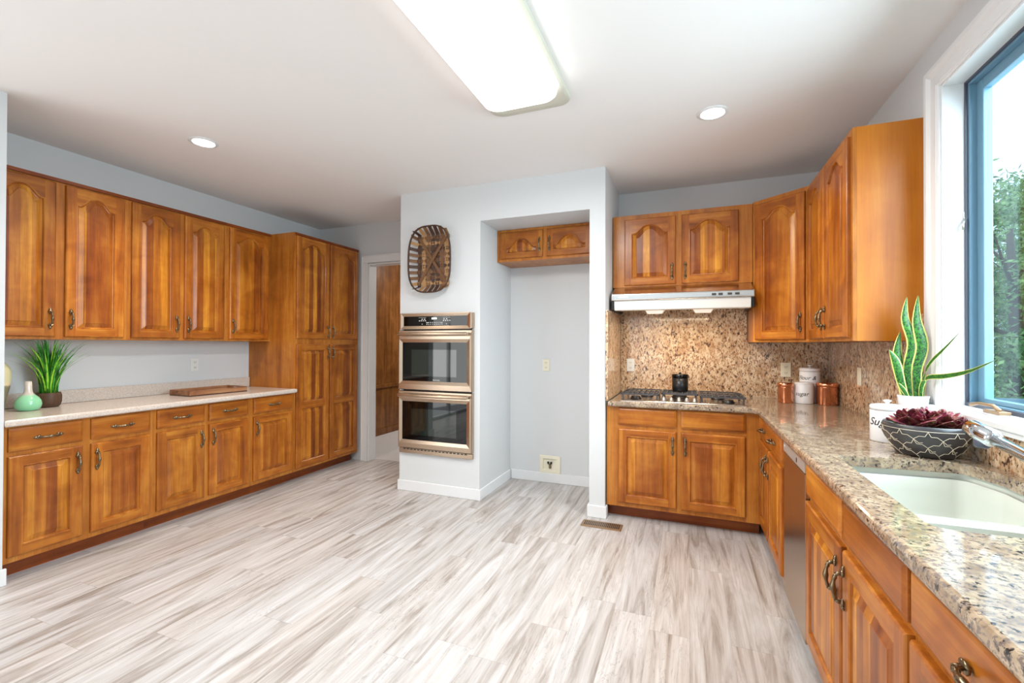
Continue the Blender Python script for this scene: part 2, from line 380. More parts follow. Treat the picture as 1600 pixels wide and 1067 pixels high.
# ================================================================= CABINET PARTS
T = .02
_doorcache = {}
def door_mesh(w_, h_, ops, sw=.057):
    """ops: list of (v0, v1, archrise) with v1 = shoulder height; front at y=-T"""
    key = (round(w_, 4), round(h_, 4), tuple(ops))
    if key in _doorcache: return _doorcache[key]
    b = MB(); e = .007; NN = 28
    us = [sw+(w_-2*sw)*i/NN for i in range(NN+1)]
    def top(t, v1, A):
        s = abs(2*t-1); k = .90
        return v1+(A*.5*(1+math.cos(PI*(s/k)**1.35)) if s < k else 0)
    q = lambda x0, x1, z0, z1, mt: b.add([(x0, -T, z0), (x1, -T, z0), (x1, -T, z1), (x0, -T, z1)], [(0, 1, 2, 3)], mt)
    q(e, sw, e, h_-e, 0); q(w_-sw, w_-e, e, h_-e, 0)
    prev = [e]*(NN+1)
    for (v0, v1, A) in ops:
        for i in range(NN): b.add([(us[i], -T, prev[i]), (us[i+1], -T, prev[i+1]), (us[i+1], -T, v0), (us[i], -T, v0)], [(0, 1, 2, 3)], 1)
        prev = [top(i/NN, v1, A) for i in range(NN+1)]
    for i in range(NN): b.add([(us[i], -T, prev[i]), (us[i+1], -T, prev[i+1]), (us[i+1], -T, h_-e), (us[i], -T, h_-e)], [(0, 1, 2, 3)], 1)
    rect = lambda o, y: [(o, y, o), (w_-o, y, o), (w_-o, y, h_-o), (o, y, h_-o)]
    b.loops([rect(e, -T), rect(.004, -T+.0015), rect(.0008, -T+.005), rect(0, -T+.009), rect(0, 0)], 0, cap1=True)
    for (v0, v1, A) in ops:
        L = []
        for o, dy in ((0, 0), (.004, -.0008), (.008, .003), (.0105, .0105), (.0135, .0115), (.040, .003), (.042, .0008)):
            u0, u1 = sw+o, w_-sw-o
            bot = [(u0+(u1-u0)*i/NN, -T+dy, v0+o) for i in range(NN+1)]
            tp = [(u0+(u1-u0)*i/NN, -T+dy, top(i/NN, v1, A)-o) for i in range(NN, -1, -1)]
            L.append(bot+tp)
        b.loops(L[:5], 0); b.loops(L[4:], 2)
        last = L[-1]; n = NN+1
        for i in range(NN): b.add([last[i], last[i+1], last[2*n-2-i], last[2*n-1-i]], [(0, 1, 2, 3)], 2)
    me = b.build('door', [M['wood_v'], M['wood_h'], M['wood_p']]); mesh = me.data; D.objects.remove(me)
    _doorcache[key] = mesh; return mesh
_slab = {}
def slab_mesh(w_, h_):
    key = (round(w_, 4), round(h_, 4))
    if key in _slab: return _slab[key]
    b = MB(); rect = lambda o, y: [(o, y, o), (w_-o, y, o), (w_-o, y, h_-o), (o, y, h_-o)]
    b.loops([rect(0, 0), rect(0, -T+.010), rect(.001, -T+.0065), rect(.006, -T+.0045), rect(.014, -T+.0005), rect(.016, -T)], 0, cap0=True, cap1=True)
    o = b.build('drawer', [M['wood_h']]); mesh = o.data; D.objects.remove(o); _slab[key] = mesh; return mesh
def handle_mesh():
    b = MB()
    for s in (-1, 1):
        z = s*.0445
        # rosette: flattened ball with a pointed finial
        for k, (r, zz, fl) in enumerate(((.0125, 0, .5), (.0085, s*.0135, .55), (.0045, s*.0215, .55))):
            L = []
            for j in range(7):
                a = -PI/2+PI*j/6
                L.append([(r*math.cos(a)*math.cos(t), -.002-r*fl*(1+math.sin(a))*1.0, z+zz+r*math.cos(a)*math.sin(t)) for t in [2*PI*i/12 for i in range(12)]])
            b.loops(L, 0, smooth=True)
        b.tube([(0, -.004, z), (0, -.018, z-s*.001), (0, -.026, z-s*.006)], [.0075, .0058, .0065], 10)
    pts = []; rad = []
    for i in range(17):
        t = i/16; z = -.041+.082*t
        y = -.024-.008*math.sin(PI*t); pts.append((0, y, z)); rad.append(.0046+.0042*math.exp(-((t-.5)/.16)**2)+.0024*(math.exp(-((t-.12)/.05)**2)+math.exp(-((t-.88)/.05)**2)))
    b.tube(pts, rad, 12, upv=(0, 1, 0))
    o = b.build('handle', [M['brass']]); mesh = o.data; D.objects.remove(o); return mesh
HM = handle_mesh()
def add_handle(parent, x, z, horiz=False):
    h = link('handle', HM, parent, (x, -T+.001, z)); h['label'] = 'ornate antique brass bow handle'
    if horiz: h.rotation_euler = (0, PI/2, 0)
    return h
def add_door(root, x0, x1, z0, z1, ops, hx=None, hz=None, loc0=(0, 0)):
    d = link('door', door_mesh(x1-x0, z1-z0, ops), root, (x0+loc0[0], loc0[1], z0))
    if hx is not None:
        hxx = .028 if hx == 'L' else (x1-x0)-.028
        add_handle(d, hxx, hz-z0)
    return d
def add_drawer(root, x0, x1, z0, z1, handles=(.5,)):
    d = link('drawer', slab_mesh(x1-x0, z1-z0), root, (x0, 0, z0))
    for t in handles: add_handle(d, (x1-x0)*t, (z1-z0)/2, True)
    return d
def cabinet(name, label, loc, rz, W, Dp, z0, z1, toe=False, bodymat='wood_body', cat='cabinet', group=None, hollow=False):
    r = empty(name, (loc[0], loc[1], 0 if toe else z0), rz, label, cat, group)
    zb = 0.10 if toe else 0; zt = z1-(0 if toe else z0)
    if hollow: MB().box(0, .006, .018, Dp, zb, zt).box(W-.018, W, .018, Dp, zb, zt).box(.006, W-.018, Dp-.01, Dp, zb, zt).box(.006, W-.018, .018, Dp-.01, zb, zb+.018).build('body', M[bodymat], r)
    else: MB().box(0, W, .018, Dp, zb, zt).build('body', M[bodymat], r)
    MB().box(0, W, 0, .018, zb, zt).build('face_frame', M['wood_body'], r, bevel=.001)
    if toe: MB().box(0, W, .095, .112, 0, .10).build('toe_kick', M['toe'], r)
    return r
def U(z0, z1, A=.065, rb=.055, rtop=.052): return [(rb, (z1-z0)-rtop-A, A)]      # arched single panel
def S(z0, z1): return [(.055, (z1-z0)-.055, 0)]

# ---- left wall run
LB, LU = -3.585, -3.905       # face-frame planes
G1 = 'raised panel base cabinets along the left wall'
def lbase(y0, y1, doors, label):
    r = cabinet('base_cabinet', label, (LB, y0), PI/2, y1-y0, LB-XL-.001, .1, .874, toe=True, group=G1)
    for a, c, side in doors:
        add_drawer(r, a-y0, c-y0, .73, .862)
        add_door(r, a-y0, c-y0, .135, .702, S(.135, .702), side, .60)
lbase(1.31, 2.078, [(1.335, 1.672, 'R'), (1.714, 2.056, 'L')], 'wooden base cabinet with two drawers over two doors, below the grass plant and green vase')
lbase(2.078, 2.85, [(2.10, 2.442, 'R'), (2.48, 2.822, 'L')], 'wooden base cabinet with two drawers over two doors, below the wooden tray')
lbase(2.85, 3.318, [(2.875, 3.295, 'L')], 'narrow wooden base cabinet with one drawer and one door beside the tall pantry')
G2 = 'arched panel wall cabinets on the left wall'
def lupper(y0, y1, doors, label):
    r = cabinet('wall_cabinet', label, (LU, y0), PI/2, y1-y0, LU-XL-.001, 1.372, 2.442, group=G2)
    for a, c, side in doors:
        add_door(r, a-y0, c-y0, .018, 1.036, U(.018, 1.036), side, .137)
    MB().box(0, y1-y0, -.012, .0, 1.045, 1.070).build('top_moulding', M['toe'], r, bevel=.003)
lupper(1.31, 2.08, [(1.335, 1.668, 'R'), (1.718, 2.057, 'L')], 'wooden wall cabinet with two arched doors above the grass plant')
lupper(2.08, 2.852, [(2.105, 2.45, 'R'), (2.487, 2.827, 'L')], 'wooden wall cabinet with two arched doors, middle of the left wall, above the tray')
lupper(2.852, 3.318, [(2.88, 3.285, 'L')], 'wooden wall cabinet with a single arched door next to the tall pantry')
r = cabinet('pantry_cabinet', 'tall floor-to-top wooden pantry cabinet with four doors beside the hall doorway', (LB, 3.32), PI/2, .905, LB-XL-.001, .1, 2.442, toe=True)
for a, c, side in ((.015, .442, 'R'), (.458, .885, 'L')):
    add_door(r, a, c, 1.40, 2.412, U(1.40, 2.412), side, 1.475)
    add_door(r, a, c, .125, 1.345, [(.055, .585, 0), (.645, 1.165, 0)], side, 1.255)
MB().box(0, .905, -.012, 0, 2.415, 2.440).build('top_moulding', M['toe'], r, bevel=.003)
# ---- refrigerator recess
RX0 = -1.688
r = cabinet('recess_cabinet', 'short wooden cabinet with two arched doors at the top of the empty refrigerator recess', (RX0, 3.91), 0, .95, .349, 2.122, 2.419)
add_door(r, .036, .452, .024, .272, [(.05, .10, .085)], 'R', .135)
add_door(r, .488, .904, .024, .272, [(.05, .10, .085)], 'L', .135)
# ---- hood cabinet
HX0 = -.606
r = cabinet('hood_cabinet', 'wooden wall cabinet with two short arched doors above the range hood', (HX0, 3.88), 0, 1.054, .379, 1.83, 2.432)
add_door(r, .098, .502, .015, .565, [(.055, .43, .068)], 'R', .115)
add_door(r, .546, .958, .015, .565, [(.055, .43, .068)], 'L', .115)
# ---- corner diagonal cabinet
P0, P1 = Vector((.450, 3.88)), Vector((.760, 3.602))
dl = (P1-P0).length; ang = math.atan2(P1.y-P0.y, P1.x-P0.x)
r = empty('corner_cabinet', (P0.x, P0.y, 1.372), ang, 'tall diagonal corner wall cabinet with one arched door, right of the range hood', 'cabinet')
nrm = Vector((-math.sin(ang), math.cos(ang)))
def tolocal(p):
    d = Vector(p)-P0; c, s = math.cos(ang), math.sin(ang); return (d.x*c+d.y*s, -d.x*s+d.y*c)
poly = [tolocal(p) for p in ((.450+nrm.x*.018, 3.88+nrm.y*.018), (.760+nrm.x*.018, 3.602+nrm.y*.018), (1.041, 3.604), (1.041, 4.259), (.450, 4.259))]
poly = [tolocal((.452, 3.896)), tolocal((.776, 3.606)), tolocal((1.041, 3.606)), tolocal((1.041, 4.259)), tolocal((.452, 4.259))]
MB().loops([[(x_, y_, 0) for x_, y_ in poly], [(x_, y_, 1.068) for x_, y_ in poly]], cap0=True, cap1=True).build('body', M['wood_body'], r)
MB().box(.001, dl-.001, 0, .016, 0, 1.068).build('face_frame', M['wood_body'], r, bevel=.001)
add_door(r, .025, dl-.022, .018, 1.036, U(.018, 1.036), 'R', .137)
# ---- right wall uppers
r = cabinet('wall_cabinet', 'wooden wall cabinet with two arched doors and wide plain end panel beside the window', (.76, 3.600), -PI/2, .875, .281, 1.372, 2.442, bodymat='veneer')
add_door(r, .02, .415, .018, 1.036, U(.018, 1.036), 'R', .137)
add_door(r, .438, .848, .018, 1.036, U(.018, 1.036), 'L', .137)
# ---- cooktop base
r = cabinet('base_cabinet', 'wide wooden base cabinet with two false drawers and two doors under the gas cooktop', (-.604, 3.575), 0, 1.069, .684, .1, .874, toe=True)
for a, c, side in ((-.512, -.089, 'R'), (-.058, .367, 'L')):
    add_drawer(r, a+.604, c+.604, .733, .864, ())
    add_door(r, a+.604, c+.604, .135, .703, S(.135, .703), side, .60)
# ---- right run
RXF = .465
def rbase(y0, y1, label, hollow=False): return cabinet('base_cabinet', label, (RXF, y0), -PI/2, y0-y1, XR-RXF-.001, .1, .874, toe=True, hollow=hollow)
r = rbase(3.573, 2.665, 'wooden base cabinet in the far corner beyond the dishwasher, one wide drawer over two doors')
add_drawer(r, .03, .838, .733, .862, (.30, .74))
add_door(r, .03, .400, .135, .703, S(.135, .703), 'R', .60)
add_door(r, .424, .838, .135, .703, S(.135, .703), 'L', .60)
r = rbase(2.197, 1.252, 'wooden sink base cabinet with two false drawer fronts over two doors', True)
add_drawer(r, .008, .470, .733, .866, ()); add_drawer(r, .494, .938, .733, .866, ())
add_door(r, .008, .470, .135, .708, S(.135, .708), 'R', .60)
add_door(r, .494, .938, .135, .708, S(.135, .708), 'L', .60)
r = rbase(1.251, .66, 'wooden base cabinet nearest the camera at the bottom right, wide drawer over doors')
add_drawer(r, .010, .575, .733, .866, (.5,))
add_door(r, .010, .285, .135, .708, S(.135, .708), 'R', .60); add_door(r, .300, .575, .135, .708, S(.135, .708), 'L', .60)
# dishwasher
r = empty('dishwasher', (RXF, 2.663, 0), -PI/2, 'narrow stainless built-in dishwasher under the granite counter between two wooden base cabinets', 'dishwasher')
MB().box(.004, .460, .0, .56, .10, .870).build('tub_body', M['black'], r)
MB().box(.004, .459, -.016, 0, .105, .808).build('door', M['steel'], r, bevel=.001)
MB().box(.004, .459, -.018, 0, .814, .870).build('control_panel', simple('dishwasher_grey', (176, 168, 160), .35, metal=.25), r, bevel=.001)
MB().box(.02, .444, .07, .10, 0, .10).build('toe_kick', M['black'], r)
MB().box(.03, .038, -.0195, -.0175, .838, .848).build('indicator', M['legend'], r)
MB().box(.30, .312, -.0195, -.0175, .825, .845).build('vent_slot', M['ink'], r)

# ================================================================= COUNTERS
def rounded(poly, rads, seg=5):
    out = []; n = len(poly)
    for i, p in enumerate(poly):
        r_ = rads[i] if isinstance(rads, (list, tuple)) else rads
        p = Vector(p); a = Vector(poly[i-1]); c = Vector(poly[(i+1) % n])
        if r_ <= 0: out.append((p.x, p.y)); continue
        u = (a-p).normalized(); v = (c-p).normalized(); th = u.angle(v); d = r_/math.tan(th/2)
        s = p+u*d; e = p+v*d; cen = p+(u+v).normalized()*(r_/math.sin(th/2))
        a0 = math.atan2(s.y-cen.y, s.x-cen.x); a1 = math.atan2(e.y-cen.y, e.x-cen.x); da = (a1-a0+PI) % (2*PI)-PI
        for k in range(seg+1): t = a0+da*k/seg; out.append((cen.x+r_*math.cos(t), cen.y+r_*math.sin(t)))
    return out
def inset(poly, o):
    out = []; n = len(poly)
    for i in range(n):
        a, p, c = Vector(poly[i-1]), Vector(poly[i]), Vector(poly[(i+1) % n])
        d1 = (p-a).normalized(); d2 = (c-p).normalized(); n1 = Vector((-d1.y, d1.x)); n2 = Vector((-d2.y, d2.x))
        k = n1+n2; k = k/max(k.dot(n1), .3) if k.length > 1e-6 else n1
        out.append((p.x+k.x*o, p.y+k.y*o))
    return out
def slab(name, outer, hole, zt, th, rr, mat):
    """outer CCW polygon with a rounded-over edge, optional hole polygon"""
    prof = [(rr, zt), (rr*.45, zt-rr*.16), (rr*.12, zt-rr*.5), (0, zt-rr), (0, zt-th+rr), (rr*.15, zt-th+rr*.45), (rr*.6, zt-th)]
    b = MB(); L = [[(x_, y_, z) for x_, y_ in inset(outer, o)] for o, z in prof]
    b.loops(L, 0)
    if hole:
        b.loops([[(x_, y_, zt) for x_, y_ in hole], [(x_, y_, zt-th) for x_, y_ in hole]], 0)
    me = D.meshes.new(name); me.from_pydata(b.v, [], b.f); bm = bmesh.new(); bm.from_mesh(me)
    bmesh.ops.remove_doubles(bm, verts=bm.verts, dist=1e-6)
    for z in (zt, zt-th):
        ed = [e for e in bm.edges if e.is_boundary and all(abs(v.co.z-z) < 1e-5 for v in e.verts)]
        bmesh.ops.triangle_fill(bm, edges=ed, use_beauty=True, normal=(0, 0, 1))
    bmesh.ops.recalc_face_normals(bm, faces=bm.faces)
    bm.to_mesh(me); bm.free(); me.materials.append(mat)
    return link(name, me)
SH = rounded([(.540, 1.375), (.985, 1.375), (.985, 2.03), (.945, 2.172), (.540, 2.142)], [.04, .04, .09, .05, .03])
outer = [(-.588, 3.53), (.400, 3.53), (.428, 3.505), (.428, .66), (1.041, .66), (1.041, 4.258), (-.588, 4.258)]
ctr = slab('granite_countertop', outer, SH, .914, .040, .013, M['granite_top'])
tag(ctr, 'speckled granite L-shaped countertop running from the cooktop around to the sink', 'countertop')
G3 = 'granite backsplash slabs'
thing('backsplash_panel', MB().box(-.588, .4485, 4.236, 4.258, .9145, 1.825).box(.4485, 1.019, 4.236, 4.258, .9145, 1.371), M['granite_wall'], 'golden granite backsplash slab on the wall behind the cooktop', 'backsplash', G3)
thing('backsplash_panel', MB().box(1.020, 1.041, 2.66, 4.235, .9145, 1.370).box(1.020, 1.041, 2.66, 2.722, 1.370, 1.50), M['granite_wall'], 'brown granite backsplash slab on the right wall behind the snake plant, beside the window casing', 'backsplash', G3)
thing('backsplash_panel', MB().box(1.020, 1.041, .66, 2.655, .9145, 1.038), M['granite_wall'], 'low granite backsplash strip under the white window sill', 'backsplash', G3)
thing('backsplash_panel', MB().box(-.610, -.590, 3.545, 4.235, .9145, 1.62), M['granite_wall'], 'narrow granite side slab on the column left of the cooktop', 'backsplash', G3)
# left laminate counter
lc = empty('laminate_countertop', (-3.87, 2.31, .875), 0, 'beige speckled laminate countertop with low backsplash along the left wall', 'countertop')
L_ = slab('worktop', [(-4.199, 1.308), (-3.540, 1.308), (-3.540, 3.317), (-4.199, 3.317)], None, .914, .038, .012, M['laminate'])
L_.parent = lc; L_.location = -Vector(lc.location)
o = MB().box(-4.199, -4.180, 1.308, 3.317, .9145, 1.010).build('backsplash', M['laminate'], lc, bevel=.004); o.location = -Vector(lc.location)

# ================================================================= SINK, FAUCET
def basin():
    b = MB()
    P1_ = rounded([(.545, 1.685), (.985, 1.685), (.985, 2.03), (.945, 2.172), (.545, 2.142)], [.05, .05, .09, .05, .04], 6)
    P2_ = rounded([(.545, 1.380), (.985, 1.380), (.985, 1.625), (.545, 1.625)], .045, 6)
    for P_ in (P1_, P2_):
        L = [[(x_, y_, z) for x_, y_ in inset(P_, o)] for o, z in ((-.004, .850), (.0, .842), (.004, .80), (.010, .73), (.018, .705), (.034, .692), (.05, .689))]
        b.loops(L, 0, cap1=True, smooth=True)
        # flange up to the underside of the stone
    R1_ = rounded([(.528, 1.362), (.998, 1.362), (.998, 2.032), (.952, 2.186), (.528, 2.156)], [.05, .05, .09, .05, .04], 6)
    b.loops([[(x_, y_, z) for x_, y_ in R1_] for z in (.873, .846)], 0, smooth=True)
    b.box(.53, 1.0, 1.620, 1.690, .70, .849)
    return b
sk = empty('double_sink', (.76, 1.77, .68), 0, 'white undermount double bowl kitchen sink set in the granite by the window', 'sink')
o = basin().build('bowl', M['sink'], sk); o.location = -Vector(sk.location)
for yy in (1.92, 1.5):
    o = MB().lathe([(.0, .0), (.040, .0), (.042, .004), (.030, .006), (.0, .003)], (.76, yy, .689), 24).build('drain', M['chrome'], sk); o.location = -Vector(sk.location)
fc = empty('kitchen_faucet', (.915, 1.30, .914), 0, 'chrome pull-out kitchen faucet with thick spray head over the sink', 'faucet')
def fp(name, mb, mat):
    o = mb.build(name, mat, fc); o.location = -Vector(fc.location); return o
A0 = Vector((.915, 1.30, .965)); A1 = Vector((.829, 1.745, 1.075)); d_ = (A1-A0).normalized()
fp('base', MB().lathe([(.034, 0), (.034, .006), (.027, .012), (.026, .05), (.024, .075), (.010, .085)], (.915, 1.30, .914), 28), M['chrome'])
fp('spout', MB().tube([A0, A0+d_*.12, A1], [.020, .0165, .0165], 24), M['chrome'])
fp('spray_head', MB().tube([A1-d_*.005, A1+d_*.005, A1+d_*.05, A1+d_*.085, A1+d_*.09], [.018, .026, .027, .025, .018], 28), M['chrome'])
e0 = A1+d_*.045
fp('aerator', MB().lathe([(.019, 0), (.019, -.022), (.014, -.026)], tuple(e0-Vector((0, 0, .018))), 24), M['jambdark'])
fp('lever', MB().tube([(.915, 1.30, .99), (.93, 1.27, 1.03), (.95, 1.22, 1.06)], [.009, .007, .006], 12), M['chrome'])
# window crank on the sill
b = MB().box(-.018, .018, -.05, .05, 0, .012).tube([(0, -.02, .012), (-.01, .0, .03), (-.03, .05, .032), (-.035, .09, .022)], [.008, .007, .006, .008], 10)
o = thing('window_crank', b, M['register'], 'bronze window crank handle lying on the white sill', 'window crank', bevel=.002, loc=(1.08, 2.26, 1.0925))

# ================================================================= OVEN
ov = empty('double_wall_oven', (-2.119, 3.54, .35), 0, 'stainless double wall oven built into the grey wall below the woven basket', 'oven')
OX0, OX1 = -2.500, -1.739
def op(name, mb, mats, bevel=0, parent=ov):
    o = mb.build(name, mats, parent, bevel=bevel)
    pl = Vector(ov.location); q = parent
    while q is not ov: pl += Vector(q.location); q = q.parent
    o.location = -pl if parent is ov else (0, 0, 0)
    return o
op('cavity', MB().box(-2.470, -1.770, 3.5385, 4.10, .385, 1.595), M['black'])
def framed(x0, x1, z0, z1, gx0, gx1, gz0, gz1, y=3.500, yb=3.538, ins=.006):
    """front panel with a rectangular opening whose sides slope in"""
    r = lambda a, c, e, f, yy: [(a, yy, e), (c, yy, e), (c, yy, f), (a, yy, f)]
    b = MB().loops([r(x0, x1, z0, z1, yb), r(x0, x1, z0, z1, y+.006), r(x0+.004, x1-.004, z0+.004, z1-.004, y), r(gx0-.03, gx1+.03, gz0-.03, gz1+.03, y-.002), r(gx0, gx1, gz0, gz1, y+ins), r(gx0, gx1, gz0, gz1, yb)], 0)
    return b
cp = op('control_panel', framed(OX0, OX1, 1.487, 1.625, -2.448, -1.795, 1.515, 1.600), M['steel'])
cg = op('control_glass', MB().box(-2.448, -1.795, 3.504, 3.53, 1.515, 1.600), M['blackglass'])
op('display', MB().box(-2.150, -2.100, 3.5025, 3.504, 1.572, 1.588), M['display'])
b = MB()
random.seed(3)
for sx in (-1, 1):
    cx_ = -2.123+sx*.125
    for i in range(4):
        b.box(cx_-.036+i*.021, cx_-.026+i*.021, 3.5025, 3.504, 1.556, 1.564)
    for i in range(2): b.box(cx_-.012*sx-.02+i*.026, cx_-.012*sx-.009+i*.026, 3.5025, 3.504, 1.570, 1.578)
    b.box(cx_-.04, cx_+.04, 3.5025, 3.504, 1.587, 1.5885)
    b.box(cx_-.005, cx_+.001, 3.5025, 3.504, 1.527, 1.533); b.box(cx_-sx*.05-.008, cx_-sx*.05+.008, 3.5025, 3.504, 1.539, 1.544)
op('button_legends', b, M['legend']); b = MB()
for i in range(9):
    for k in (0, 1): b.box(-2.205+i*.0195, -2.198+i*.0195, 3.5025, 3.504, 1.525+k*.016, 1.531+k*.016)
op('button_legends', b, M['legend'])
def ovdoor(z0, z1, gz0, gz1, logo):
    d = op('oven_door', framed(OX0+.003, OX1-.003, z0, z1, -2.455, -1.795, gz0, gz1, y=3.492, yb=3.536), M['steel'])
    g = MB().box(-2.455, -1.795, 3.500, 3.53, gz0, gz1); o = g.build('door_glass', M['blackglass'], d)
    b = MB().box(-2.36, -1.895, 3.4985, 3.501, gz0+.045, gz1-.065); b.build('viewing_window', M['ovenwin'], d)
    hz = z1-.035
    b = MB()
    pts = [(OX0+.03+(OX1-OX0-.06)*i/20, 3.448-.012*math.sin(PI*i/20), hz) for i in range(21)]
    b.tube(pts, .0125, 14, flat=1.25, upv=(0, 0, 1))
    for xx in (OX0+.035, OX1-.035): b.obox((xx, 3.470, hz), (.014, 0, 0), (0, .026, 0), (0, 0, .012))
    b.build('handle', M['steel'], d, bevel=.003)
    return d
d1 = ovdoor(.935, 1.474, 1.015, 1.365, True)
d2 = ovdoor(.405, .924, .480, .830, False)
b = MB().box(OX0+.003, OX1-.003, 3.512, 3.536, .352, .398)
op('bottom_vent', b, M['steel'], .003)
b = MB()
for i in range(18): b.box(OX0+.05+i*.037, OX0+.074+i*.037, 3.510, 3.5125, .386, .394)
op('vent_slots', b, M['ink'])
def text_mesh(s, size, shear=0, offset=0.0, space=1.0):
    c = D.curves.new('lettering', 'FONT'); c.body = s; c.size = size; c.shear = shear; c.align_x = 'CENTER'; c.extrude = .0006; c.offset = offset; c.space_character = space
    o = D.objects.new('lettering', c); col.objects.link(o)
    bpy.context.view_layer.update()
    me = D.meshes.new_from_object(o.evaluated_get(bpy.context.evaluated_depsgraph_get())); D.objects.remove(o); return me
me = text_mesh('FRIGIDAIRE', .0125); me.materials.clear(); me.materials.append(M['legend'])
for v in me.vertices: x_, y_, z_ = v.co; v.co = (-2.10+x_*1.1, 3.4995-z_, 1.024+y_)
o = link('logo', me, d1)

# ================================================================= COOKTOP
ck = empty('gas_cooktop', (-.065, 3.83, .9145), 0, 'stainless five-burner gas cooktop with cast iron grates under the range hood', 'cooktop')
def kp(name, mb, mat, bevel=0):
    o = mb.build(name, mat, ck, bevel=bevel); o.location = -Vector(ck.location); return o
CX0, CX1, CY0, CY1 = -.520, .392, 3.570, 4.085
b = MB()
b.loops([[(x_, y_, z) for x_, y_ in rounded([(CX0+o, CY0+o), (CX1-o, CY0+o), (CX1-o, CY1-o), (CX0+o, CY1-o)], .03)] for o, z in ((0, .9145), (0, .919), (.006, .923), (.02, .923), (.028, .920))], cap0=True, cap1=True)
kp('drip_tray', b, M['steel_hood'])
GZ = .970
def grate(x0, x1, y0, y1, ch):
    b = MB(); t = .005
    # outer frame with a chamfered rear corner
    c = .055
    if ch == 'L': poly = [(x0, y0), (x1, y0), (x1, y1), (x0+c, y1), (x0, y1-c*1.4)]
    elif ch == 'R': poly = [(x0, y0), (x1, y0), (x1, y1-c*1.4), (x1-c, y1), (x0, y1)]
    else: poly = [(x0, y0), (x1, y0), (x1, y1), (x0, y1)]
    n = len(poly)
    for i in range(n):
        a, e = Vector(poly[i]), Vector(poly[(i+1) % n]); d = (e-a); L = d.length; d.normalize(); nn = Vector((-d.y, d.x))
        mid = (a+e)/2; b.obox((mid.x, mid.y, GZ-.006), (d.x*(L/2+t), d.y*(L/2+t), 0), (nn.x*t, nn.y*t, 0), (0, 0, .006))
    for i in range(1, 7):
        x_ = x0+(x1-x0)*i/7; b.box(x_-.0035, x_+.0035, y0, y1-.01-(c if (ch == 'L' and i == 1) or (ch == 'R' and i == 6) else 0), GZ-.012, GZ)
    for j in (1/3, 2/3): y_ = y0+(y1-y0)*j; b.box(x0, x1, y_-.004, y_+.004, GZ-.014, GZ-.002)
    for (px_, py_) in ((x0+.01, y0+.01), (x1-.01, y0+.01), (x1-.012, y1-.09), (x0+.012, y1-.09)):
        b.box(px_-.006, px_+.006, py_-.006, py_+.006, .9205, GZ-.008)
    return b
kp('grate', grate(-.500, -.222, 3.64, 4.065, 'L'), M['iron'], .0015)
kp('grate', grate(-.205, .058, 3.76, 4.065, ''), M['iron'], .0015)
kp('grate', grate(.075, .375, 3.64, 4.065, 'R'), M['iron'], .0015)
for bx_, by_, br in ((-.40, 3.73, .036), (-.33, 3.95, .042), (-.074, 3.93, .055), (.21, 3.95, .042), (.27, 3.73, .036)):
    kp('burner', MB().lathe([(br*1.25, 0), (br*1.2, .006), (br, .009), (br, .018), (br*.85, .021), (0, .022)], (bx_, by_, .9205), 24), M['black'])
for kx in (-.184, -.129, -.074, -.019, .036):
    kp('knob', MB().lathe([(.017, 0), (.017, .003), (.013, .004), (.0125, .020), (.010, .023), (0, .024)], (kx, 3.655, .9235), 20).obox((kx, 3.655, .9235+.026), (.0035, 0, 0), (0, .011, 0), (0, 0, .004)), M['knob'])
# black canister on the centre grate
b = MB().lathe([(.058, 0), (.062, .004), (.063, .100), (.061, .104), (.065, .106), (.065, .124), (.060, .130), (.012, .133), (.0, .133)], (0, 0, 0), 36)
cb = empty('black_canister', (-.072, 3.975, GZ+.0005), 0, 'matte black lidded canister standing on the centre grate of the cooktop', 'canister')
b = MB().lathe([(.0, 0), (.058, 0), (.062, .004), (.063, .112), (.0, .112)], (0, 0, 0), 36, cap0=False, cap1=False)
b.build('body', M['black'], cb)
MB().lathe([(.063, .1125), (.066, .115), (.066, .134), (.060, .140), (.012, .142), (.0, .142)], (0, 0, 0), 36, cap1=False).build('lid', M['blackglass'], cb)
MB().lathe([(.008, .142), (.010, .150), (.006, .155), (0, .155)], (0, 0, 0), 16, cap1=False).build('lid_knob', M['black'], cb)

# ================================================================= RANGE HOOD
hd = empty('range_hood', (-.08, 3.90, 1.63), 0, 'slim stainless under-cabinet range hood above the gas cooktop', 'range hood')
def hp(name, mb, mat, bevel=0):
    o = mb.build(name, mat, hd, bevel=bevel); o.location = -Vector(hd.location); return o
hx0, hx1 = -.589, .440
prof = [(4.235, 1.828), (3.878, 1.828), (3.840, 1.812), (3.700, 1.757), (3.694, 1.752), (3.694, 1.707), (3.700, 1.702), (4.235, 1.690)]
hp('hood_body', MB().loops([[(hx0, y, z) for y, z in prof], [(hx1, y, z) for y, z in prof]], cap0=True, cap1=True), M['steel_hood'], .002)
hp('control_strip', MB().box(hx0+.008, hx1-.006, 3.6915, 3.694, 1.714, 1.746), simple('hood_strip_grey', (176, 184, 188), .35, metal=.3))
vis = [(3.706, 1.7015), (3.716, 1.628), (3.745, 1.624), (4.20, 1.655), (4.20, 1.7)]
hp('visor', MB().loops([[(hx0+.02, y, z) for y, z in vis], [(hx1-.02, y, z) for y, z in vis]], cap0=True, cap1=True), M['whiteplastic'], .003)
hp('end_cap', MB().box(hx0, hx0+.016, 3.702, 4.20, 1.632, 1.7005), M['black'])
hp('end_cap', MB().box(hx1-.016, hx1, 3.702, 4.20, 1.632, 1.7005), M['black'])
b = MB()
for bx_ in (.155, .200, .262, .312): b.box(bx_, bx_+.030, 3.688, 3.6915, 1.722, 1.738)
hp('button', b, M['slot'])
